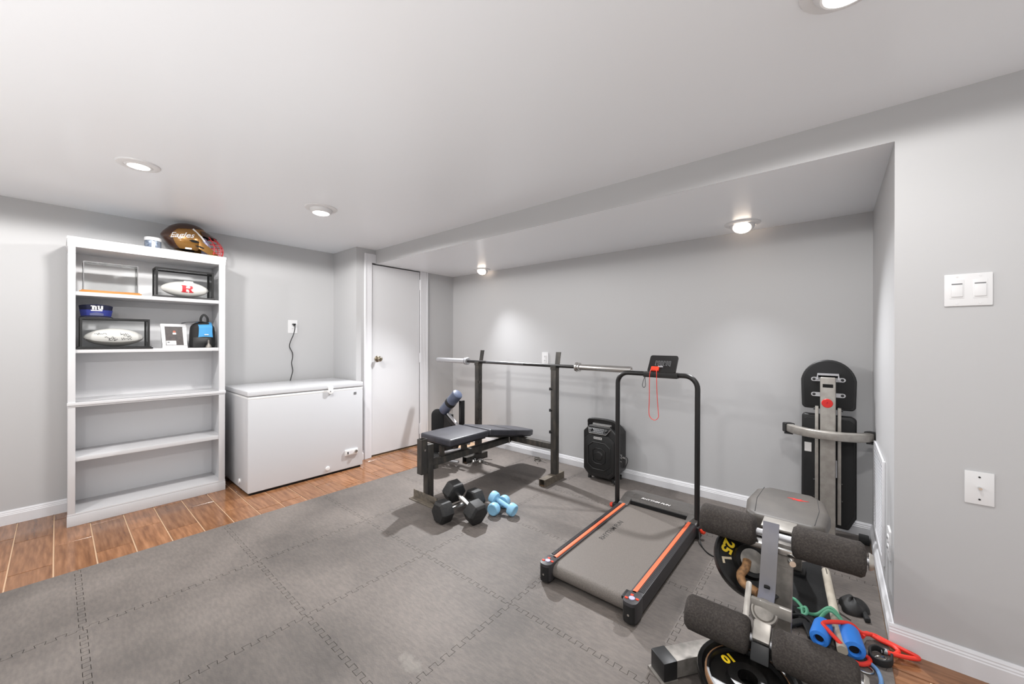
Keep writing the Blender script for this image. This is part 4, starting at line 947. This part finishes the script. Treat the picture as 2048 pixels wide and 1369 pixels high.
MB().box(-0.020,0.010,0.030,0.040,0.004,0.014,Rf).build('key_clip', 'bright', tm, bevel=0.002)
k0 = Rf @ Vector((-0.052,0.006,0.014)); 
lp = [(k0.x-0.002,k0.y-0.002,k0.z+0.004),(k0.x-0.010,k0.y-0.012,k0.z-0.03),(k0.x-0.012,k0.y-0.012,HZ-0.15),(k0.x-0.014,k0.y-0.012,HZ-0.245),(k0.x-0.004,k0.y-0.012,HZ-0.275),(k0.x+0.022,k0.y-0.012,HZ-0.288),(k0.x+0.044,k0.y-0.012,HZ-0.27),(k0.x+0.046,k0.y-0.012,HZ-0.24),(k0.x+0.038,k0.y-0.012,HZ-0.14),(k0.x+0.034,k0.y-0.012,k0.z-0.03),(k0.x+0.030,k0.y-0.002,k0.z+0.004)]
MB().tube(smoothpath(lp,4), 0.0021, 6).build('safety_cord', 'redband', tm)
lp = [(-0.940,HY-0.024,HZ-0.018),(-0.950,HY-0.026,HZ-0.05),(-0.955,HY-0.026,HZ-0.075),(-0.945,HY-0.026,HZ-0.088),(-0.934,HY-0.026,HZ-0.075),(-0.936,HY-0.026,HZ-0.04),(-0.938,HY-0.024,HZ-0.018)]
MB().tube(smoothpath(lp,4), 0.0018, 6).build('wrist_loop', 'tube', tm)
pc = smoothpath([(HR+0.015,HY+0.02,0.10),(HR+0.02,HY-0.03,0.06),(HR+0.05,HY-0.10,0.018),(HR+0.12,HY-0.17,0.016),(HR+0.22,HY-0.16,0.016)],6)
MB().tube(pc, 0.0035, 6).build('power_cord', 'black', tm)
# ------------------------------------------------------------------ bench stored upright by the corner
ub = thing('upright_bench', 'folded bench stood on end with black pad backs and silver spine against the wall', 'folded bench', (-0.02, 3.03, Z0))
def pad(poly, y0, d, name):
    T = Matrix(((1,0,0,0),(0,0,1,y0),(0,1,0,0),(0,0,0,1)))
    MB().prism(poly, d, T).build(name, 'vinylside', ub, bevel=0.014, seg=3)
    cx = sum(p[0] for p in poly)/len(poly); cz = sum(p[1] for p in poly)/len(poly)
    MB().prism([(cx+(x-cx)*0.90, cz+(z-cz)*0.93) for x, z in poly], 0.012, T @ Matrix.Translation((0,0,-0.008))).build(name+'_board', 'blackmatte', ub, bevel=0.003)
UX = -0.022
head = circ(UX, 0.962, 0.132, 20, 0.0, PI, True)
head = [(x, 0.940+(z-0.962)*1.10) for x, z in head]
head = [(UX+0.130,0.940),]+head[1:-1]+[(UX-0.130,0.940),(UX-0.126,0.800),(UX-0.112,0.786),(UX+0.112,0.786),(UX+0.126,0.800)]
pad(head, 2.992, 0.050, 'head_pad')
pad([(UX-0.126,0.745),(UX-0.110,0.752),(UX+0.110,0.752),(UX+0.130,0.735),(UX+0.130,0.16),(UX+0.095,0.082),(UX-0.095,0.082),(UX-0.128,0.16)], 2.992, 0.050, 'back_pad')
MB().sq([(UX,2.945,Z0),(UX,2.945,0.985)], 0.072, 0.050, up=(0,1,0)).build('spine', 'silver', ub, bevel=0.008, seg=3)
MB().box(UX-0.024,UX+0.024,2.9185,2.9215,0.925,0.945).build('spine_slot', 'dark', ub)
MB().lathe([(0,0.004),(0.024,0.004),(0.027,0)], axis((UX-0.003,2.9205,0.832),(0,-1,0)), 28).build('logo_disc', 'red', ub)
b = MB(); b.prism([(-.006,-.010),(-.002,-.010),(.004,.010),(.0,.010)], 0.001, axis((UX-0.003,2.9165,0.832),(0,-1,0),(1,0,0))); b.prism([(-.008,.002),(.010,.004),(.010,.007),(-.008,.005)],0.001, axis((UX-0.003,2.9165,0.832),(0,-1,0),(1,0,0))); b.build('logo_mark', 'crimson', ub)
b = MB(); b.sq([(UX-0.048,2.955,0.972),(UX-0.048,2.955,1.000),(UX+0.048,2.955,1.000),(UX+0.048,2.955,0.972)], 0.010, 0.05, up=(0,1,0)); b.build('top_bracket', 'bright', ub)
for z in (0.968, 0.876):
    for s in (-1, 1):
        MB().prism(circ(UX+s*0.068, z, 0.0125, 8, -PI/2 if s > 0 else PI/2, PI/2 if s > 0 else 1.5*PI, True)+[(UX+s*0.034,z+s*0.0125),(UX+s*0.034,z-s*0.0125)], 0.004, Matrix(((1,0,0,0),(0,0,1,2.977),(0,1,0,0),(0,0,0,1)))).build('mount_tab', 'bright', ub)
        MB().lathe([(0,0.006),(0.006,0.005),(0.008,0)], axis((UX+s*0.066,2.977,z),(0,-1,0)), 14).build('tab_bolt', 'black', ub)
for s in (-1, 1):
    MB().sq([(UX+s*0.052,2.965,0.10 if s < 0 else 0.12),(UX+s*0.052,2.965,0.805)], 0.017, 0.034, up=(0,1,0)).build('side_rail', 'silver', ub, bevel=0.003)
    for z in (0.79, 0.36, 0.26): MB().cyl((UX+s*0.060,2.955,z),(UX+s*0.068,2.955,z),0.006,n=10).build('rail_bolt', 'black', ub)
arc = [(UX+0.19*math.sin(-1+2*k/16)/math.sin(1), 2.985-0.115*(1-((k-8)/8)**2), 0.652) for k in range(17)]
MB().sweep(arc, rrect(-0.022,0.022,-0.024,0.024,0.007,3), up=(0,0,1)).build('stabilizer_bar', 'silver', ub)
for k, s in ((0,-1),(16,1)):
    p = Vector(arc[k]); d = (Vector(arc[k])-Vector(arc[k-1 if k else 1])).normalized()
    MB().sweep([p-d*0.014, p+d*0.022], rrect(-0.027,0.027,-0.031,0.029,0.008,3), up=(0,0,1)).build('rubber_cap', 'black', ub)
    MB().box(p.x-0.022,p.x+0.022,p.y-0.034,p.y+0.02,0.616,0.626).build('cap_foot', 'black', ub)
MB().box(UX-0.112,UX-0.078,2.9815,2.9835,0.520,0.575).build('spec_label', 'whiteprint', ub)
MB().cyl((UX+0.038,2.93,0.40),(UX+0.038,2.93,0.50),0.004,n=8).build('lock_pin', 'bright', ub)

# ------------------------------------------------------------------ leg developer bench in the foreground
lb = thing('leg_bench', 'grey leg developer bench with four foam rollers in the right foreground', 'exercise bench', (-0.16, 1.9, Z0))
LX = -0.163
# seat
sp_ = [(-0.10,0.0),(0.10,0.0),(0.135,0.03),(0.150,0.16),(0.130,0.30),(0.085,0.355),(-0.085,0.355),(-0.130,0.30),(-0.150,0.16),(-0.135,0.03)]
MB().prism(sp_, 0.062, Matrix.Translation((-0.155,1.905,0.405)) @ Matrix.Rotation(0.05,4,'X')).build('seat_pad', 'greyvinyl', lb, bevel=0.024, seg=4)
b = MB(); b.prism([(-.035,.004),(-.010,.012),(.004,.008),(.020,.014),(.014,.004),(.045,.006),(.020,-.004),(.008,-.010),(-.004,-.004),(-.015,-.008),(-.012,.002)], 0.0012, Matrix.Translation((-0.125,2.155,0.4795)) @ Matrix.Rotation(0.05,4,'X')); b.build('seat_emblem', 'red', lb, smooth=0)
MB().tube([(-0.155+0.112*math.copysign(1,s)*(1-0.10*abs(t)), 1.93+0.30*(t+1)/2, 0.4685+0.007*(t+1)) for s in (1,) for t in (-1,-.5,0,.5,1)], 0.0014, 5).build('seat_seam', 'vinylside', lb)
MB().tube([(-0.155-0.112*(1-0.10*abs(t)), 1.93+0.30*(t+1)/2, 0.4685+0.007*(t+1)) for t in (-1,-.5,0,.5,1)], 0.0014, 5).build('seat_seam', 'vinylside', lb)
MB().box(LX-0.055,LX+0.055,1.800,1.900,0.462,0.470).build('seat_bracket', 'silver', lb, bevel=0.002)
MB().box(LX-0.05,LX+0.05,1.90,2.20,0.375,0.405).build('seat_frame', 'silverd', lb)
# rollers
def roller(x0, x1, y, z, r, name='foam_roller'):
    L = x1-x0; rr = random.Random(int(x0*1000)+int(z*777))
    prof = [(0,0),(r*0.55,0.0),(r*0.86,0.004),(r,0.014)]+[(r*(1+rr.uniform(-0.02,0.015)), 0.014+(L-0.028)*k/8) for k in range(1,8)]+[(r,L-0.014),(r*0.86,L-0.004),(r*0.55,L),(0,L)]
    return MB().lathe(prof, axis((x0,y,z),(1,0,0)), 28).build(name, 'foamroll', lb, smooth=50)
UY, UZ, LY, LZ = 1.700, 0.482, 1.470, 0.225
roller(-0.412,-0.220,UY,UZ,0.055); roller(-0.112,0.085,UY,UZ,0.055)
MB().cyl((-0.405,UY,UZ),(0.100,UY,UZ),0.0125,n=18).build('roller_bar', 'bright', lb)
roller(-0.405,-0.207,LY,LZ,0.056); roller(-0.146,0.062,LY,LZ,0.056)
MB().cyl((-0.398,LY,LZ),(0.080,LY,LZ),0.0125,n=18).build('roller_bar', 'bright', lb)
for x, y, z in ((0.090,UY,UZ),(0.068,LY,LZ)): MB().lathe([(0,0.014),(0.022,0.012),(0.027,0.004),(0.027,0)], axis((x,y,z),(1,0,0)), 18).build('end_cap', 'silver', lb)
# lever arm and posts
arm = [(LX-0.006,UY-0.045,0.545),(LX-0.006,UY-0.088,0.47),(LX-0.010,1.580,0.340),(LX-0.014,1.548,0.300)]
MB().sweep(smoothpath(arm,5), [(-0.024,-0.004),(0.024,-0.004),(0.024,0.004),(-0.024,0.004)], up=(0,-1,0)).build('lever_plate', 'webbing', lb)
MB().cyl((LX-0.010,1.5795,0.352),(LX-0.010,1.574,0.347),0.009,n=14).build('plate_hole', 'dark', lb)
MB().sq([(LX+0.028,1.735,0.455),(LX+0.022,1.700,Z0+0.06)], 0.052, 0.062, up=(0,-1,0)).build('front_post', 'silverd', lb, bevel=0.004)
MB().box(LX-0.052,LX+0.062,1.536,1.552,0.282,0.318).build('pivot_plate', 'silver', lb, bevel=0.002)
piv = (-0.177,1.535,0.286)
MB().lathe([(0.040,-0.05),(0.040,0.0),(0.037,0.004),(0.032,0.004),(0.030,0.001),(0.027,0.004),(0.015,0.006),(0,0.006)], axis(piv,(0.1,-0.74,0.66)), 32).build('pivot_cap', 'silverd', lb)
MB().prism(rrect(-0.058,-0.040,-0.05,0.075,0.008,3), 0.010, axis(piv,(0.1,-0.74,0.66),(1,0,0))).build('pivot_link', 'silver', lb, bevel=0.002)
MB().sq([(LX-0.012,1.500,0.268),(LX-0.013,1.452,0.232)], 0.048, 0.024, up=(0,0,1)).build('lower_arm', 'silver', lb, bevel=0.004)
MB().sq([(LX-0.013,1.455,0.226),(LX-0.013,1.430,0.180)], 0.050, 0.030, up=(0,0,1)).build('arm_end', 'black', lb, bevel=0.004)
MB().box(LX-0.075,LX+0.070,UY-0.014,UY+0.03,0.425,0.447).build('arm_clamp', 'chrome', lb, bevel=0.003)
MB().lathe([(0,0.022),(0.010,0.022),(0.011,0)], axis((LX+0.050,1.672,0.418),(0.3,-0.9,0.1)), 12).build('clamp_bolt', 'chrome', lb)
MB().sq([(LX+0.02,1.70,0.40),(LX+0.02,2.35,0.30)], 0.050).build('main_rail', 'silverd', lb, bevel=0.004)
MB().sq([(LX+0.02,2.33,0.30),(LX+0.02,2.42,Z0+0.04)], 0.050).build('rear_leg', 'silverd', lb, bevel=0.004)
MB().box(LX-0.02,LX+0.06,2.38,2.46,Z0,Z0+0.03).build('rear_foot', 'black', lb, bevel=0.004)
# curved front stabiliser
arc = [(LX+s, 1.700-0.315*(abs(s)/0.30)**1.4, Z0+0.038) for s in [(-0.30+0.60*k/18) for k in range(19)]]
MB().sweep(arc, [(-0.034,-0.030),(0.034,-0.030),(0.034,0.030),(-0.034,0.030)], up=(0,0,1)).build('front_stabilizer', 'silverd', lb, bevel=0.003)
for k in (0, 18):
    p = Vector(arc[k]); d = (p-Vector(arc[1 if k == 0 else 17])).normalized()
    MB().sweep([p-d*0.035, p+d*0.020], [(-0.037,-0.033),(0.037,-0.033),(0.037,0.033),(-0.037,0.033)], up=(0,0,1)).build('stabilizer_cap', 'black', lb, bevel=0.004)
    MB().sweep([p-d*0.035+Vector((0,0,-0.034)), p+d*0.030+Vector((0,0,-0.034))], [(-0.041,-0.004),(0.041,-0.004),(0.041,0.004),(-0.041,0.004)], up=(0,0,1)).build('cap_sole', 'silverd', lb)
# weight pegs
MB().tube(smoothpath([(-0.249, 1.69, 0.363), (-0.25, 1.665, 0.348), (-0.262, 1.64, 0.328), (-0.251, 1.62, 0.313), (-0.223, 1.605, 0.31), (-0.199, 1.59, 0.31)],5), 0.0145, 14).build('weight_peg', 'rustrod', lb)
MB().cyl((-0.04,1.960,0.332),(0.070,1.950,0.330),0.006,n=12).build('pull_pin', 'bright', lb)

def plate(label, c, n, xdir, R, th, rimmat, words, group='cast iron weight plates'):
    T = axis(c, n, xdir)
    zmin = c[2]
    t = thing('weight_plate', label, 'weight plate', c, group)
    MB().lathe([(0.027,-th*0.45),(R*0.92,-th*0.45),(R*0.985,-th*0.35),(R,-th*0.1),(R,th*0.35),(R*0.985,th*0.5),(R*0.90,th*0.5),(R*0.86,th*0.15),(R*0.50,th*0.12),(R*0.44,th*0.55),(0.027,th*0.55),(0.027,-th*0.45)], T, 48).build('disc', 'iron', t, smooth=40)
    MB().lathe([(R*0.955,th*0.505),(R*0.985,th*0.505),(R*1.002,th*0.36),(R*1.002,-th*0.1)], T, 48).build('rim', rimmat, t)
    for s, ang, sz, m in words:
        vs_, fs_ = text_geo(s, sz, 0.0, 0.0020)
        Tt = T @ Matrix.Rotation(ang,4,'Z') @ Matrix.Translation((0,R*0.68,th*0.15+0.0012)) @ Matrix.Rotation(PI,4,'Z')
        MB().add(vs_, fs_, Tt).build('number', m, t, smooth=0)
    return t
n25 = Vector((0.42,-0.66,0.62))
p25 = plate('black weight plate marked 25 hanging left of the lever arm', (-0.244,1.725,0.345), n25, (1,0.5,0), 0.128, 0.038, 'iron', [('25', 1.05, 0.052, 'yellow'), ('25', 1.05+PI, 0.052, 'yellow'), ('L', 1.62, 0.046, 'cream')])
MB().lathe([(0.040,0.022),(0.042,0.026),(0.020,0.034),(0,0.036)], axis((-0.244,1.725,0.345), n25), 28).build('collar', 'silverd', p25)
plate('thick black weight plate lying flat under the rusty one at the picture bottom', (-0.207,1.440,0.104), (-0.04,-0.10,0.99), (1,0,0), 0.150, 0.040, 'iron', [('25', 0.75, 0.050, 'yellow')])
plate('weight plate with rusty brown rim lying on top of a larger black one', (-0.200,1.372,0.144), (0.02,-0.10,0.99), (1,0,0), 0.118, 0.034, 'rust', [('10', 0.9, 0.040, 'yellow')])

# ------------------------------------------------------------------ loose things beside the bench
o = MB().prism([(-0.150,2.01),(-0.006,2.10),(-0.050,2.64),(-0.152,2.52)], 0.012, Matrix.Translation((0,0,Z0))).build('rubber_pad', 'blackmat', bevel=0.004)
tag(o, 'black rubber pad lying on the mat behind the lever arm', 'rubber pad')
po = thing('pole', 'ivory tube lying beside the black pad under the blue grips', 'pole', (0.0,2.2,Z0+0.012))
MB().cyl((-0.026,2.475,0.048),(0.029,1.880,0.048),0.0165,n=20).build('tube', 'pole', po)
MB().sq([(-0.0255,2.470,0.0648),(-0.020,2.415,0.0648)], 0.003, 0.001).build('seam', 'dark', po)
bg = thing('drawstring_bag', 'small crumpled black bag lying on the mat by the side wall', 'bag', (0.07,2.27,Z0))
def blob(u, v):
    a = 2*PI*u; e = v; rr = 1+0.10*math.sin(3*a+1)+0.06*math.sin(5*a)
    k = math.sin(PI*min(e,0.999)*0.5+0.02)
    return (0.070+0.050*rr*math.cos(a)*math.cos(PI/2*v), 2.270+0.060*rr*math.sin(a)*math.cos(PI/2*v), Z0+0.001+0.048*math.sin(PI/2*v)*(1+0.12*math.sin(4*a)))
MB().grid(blob, 28, 10, True).build('body', 'rubber', bg, smooth=30)
MB().tube(smoothpath([(0.03,2.30,0.02),(0.01,2.26,0.03),(0.02,2.20,0.02),(0.06,2.17,0.016)],5), 0.003, 6).build('drawstring', 'silverd', bg)
MB().prism([(0.105,2.19),(0.125,2.20),(0.112,2.25),(0.095,2.26)], 0.02, Matrix.Translation((0,0,Z0))).build('flap', 'blackmatte', bg, bevel=0.006)

gb = thing('green_band', 'mint green resistance tube tied in a knot under the ivory pole', 'resistance band', (-0.04,2.08,Z0))
MB().tube(smoothpath([(-0.155,2.04,0.03),(-0.150,2.10,0.05),(-0.125,2.11,0.05),(-0.098,2.085,0.04),(-0.085,2.06,0.04),(-0.05,2.075,0.04),(-0.005,2.08,0.085),(0.035,2.06,0.05),(0.05,2.03,0.025)],6), 0.0065, 10).build('tube', 'green', gb)
MB().tube(smoothpath([(-0.13,2.05,0.035),(-0.105,2.075,0.04),(-0.088,2.07,0.055),(-0.082,2.045,0.05),(-0.094,2.04,0.035),(-0.10,2.06,0.05)],6), 0.006, 10).build('knot', 'green', gb)
MB().tube(smoothpath([(-0.065,2.01,0.03),(-0.045,2.045,0.035),(-0.01,2.055,0.085),(0.03,2.04,0.07),(0.06,2.02,0.03)],6), 0.0065, 10).build('tube', 'green', gb)
hb = thing('black_handle', 'tangled black strap handles next to the green tube', 'strap', (-0.10,2.02,Z0))
for k, (a, b_, c) in enumerate((((-0.15,2.00),( -0.13,2.06),(-0.08,2.02)),((-0.12,1.98),(-0.07,2.03),(-0.05,1.96)),((-0.145,1.95),(-0.09,1.99),(-0.06,1.93)))):
    MB().sweep(smoothpath([(a[0],a[1],0.02),(b_[0],b_[1],0.035),(c[0],c[1],0.02)],6), rrect(-0.014,0.014,-0.008,0.008,0.005,3)).build('grip', 'blackmatte', hb)
MB().tube(smoothpath([(-0.15,2.0,0.03),(-0.10,2.02,0.045),(-0.06,1.99,0.04),(-0.05,1.94,0.02)],6), 0.005, 8).build('strap_loop', 'blackmatte', hb)

def grip(label, p0, p1, r):
    t = thing('foam_grip', label, 'foam grip', (p0[0],p0[1],Z0), 'bright blue foam grips')
    L = (Vector(p1)-Vector(p0)).length
    MB().lathe([(r*0.42,0.010),(r*0.55,0.0),(r*0.9,0.004),(r,0.016),(r,L-0.016),(r*0.9,L-0.004),(r*0.55,L),(r*0.42,L-0.010),(r*0.42,0.010)], axis(p0, Vector(p1)-Vector(p0)), 28).build('foam_sleeve', 'foamblue', t, smooth=50)
    MB().lathe([(0,0.012),(r*0.43,0.012)], axis(p0, Vector(p1)-Vector(p0)), 20).build('bore', 'dark', t)
    return t
grip('bright blue foam grip lying on the right side of the ivory pole', (0.064,1.905,Z0+0.036), (0.047,2.028,Z0+0.036), 0.035)
grip('bright blue foam grip half hidden on the left side of the ivory pole', (-0.040,1.895,Z0+0.034), (-0.026,2.010,Z0+0.034), 0.032)

rbd = thing('red_band', 'looped red resistance tubes around the blue grips near the wall corner', 'resistance band', (0.10,2.0,Z0))
MB().tube(smoothpath([(0.026,1.896,0.060),(-0.014,1.934,0.074),(-0.028,1.958,0.078),(0.000,1.985,0.082),(0.054,2.024,0.078),(0.086,2.037,0.052),(0.125,2.090,0.03),(0.156,2.088,0.026),(0.205,2.078,0.022),(0.243,2.068,0.020),(0.238,2.052,0.020),(0.194,2.032,0.020),(0.156,2.020,0.022)],6), 0.0075, 10).build('tube', 'redband', rbd)
MB().tube(smoothpath([(0.089,2.024,0.045),(0.106,2.078,0.035),(0.140,2.076,0.028),(0.176,2.074,0.024),(0.192,2.055,0.022),(0.181,2.030,0.020)],6), 0.0075, 10).build('tube', 'redband', rbd)
MB().tube(smoothpath([(0.057,1.886,0.022),(0.080,1.885,0.022),(0.103,1.913,0.022),(0.105,1.938,0.022),(0.098,1.944,0.022)],6), 0.0075, 10).build('tube', 'redband', rbd)
MB().cyl((0.140,2.016,0.024),(0.158,2.020,0.024),0.010,n=14).build('ferrule', 'bright', rbd)
kb = thing('ankle_strap', 'black ankle strap with metal rings lying below the red tubes', 'strap', (0.12,1.95,Z0))
MB().sweep(smoothpath([(0.150,2.010,0.026),(0.130,2.015,0.028),(0.112,1.996,0.028),(0.108,1.970,0.026),(0.112,1.940,0.026),(0.137,1.932,0.026),(0.163,1.955,0.026),(0.170,1.998,0.026)],6), rrect(-0.004,0.004,-0.012,0.012,0.003,2), up=(0,0,1)).build('webbing', 'blackmatte', kb)
MB().tube([(0.136+0.016*math.cos(2*PI*k/16), 1.965+0.014*math.sin(2*PI*k/16), 0.022+0.006*math.cos(2*PI*k/16)) for k in range(16)], 0.003, 6, closed=True).build('ring', 'chrome', kb)
MB().tube([(0.085+0.028*math.cos(2*PI*k/20), 1.880+0.022*math.sin(2*PI*k/20), 0.0155) for k in range(20)], 0.003, 6, closed=True).build('ring', 'chrome', kb)
o = MB().tube(smoothpath([(0.103,1.921,0.0195),(0.124,1.891,0.0195),(0.130,1.834,0.0195),(0.117,1.775,0.0195),(0.09,1.72,0.0195)],6), 0.0065, 10).build('blue_tube', 'bluetube')
tag(o, 'dusty blue resistance tube running down to the picture edge', 'resistance band')
o = MB().box(0.120,0.166,3.02,3.10,Z0,Z0+0.034).build('dark_gap_block', 'black', bevel=0.005)  # added block painted black to stand for the dark gap at the baseboard
tag(o, 'small added black block for the dark gap in the corner by the vent', 'gap block')
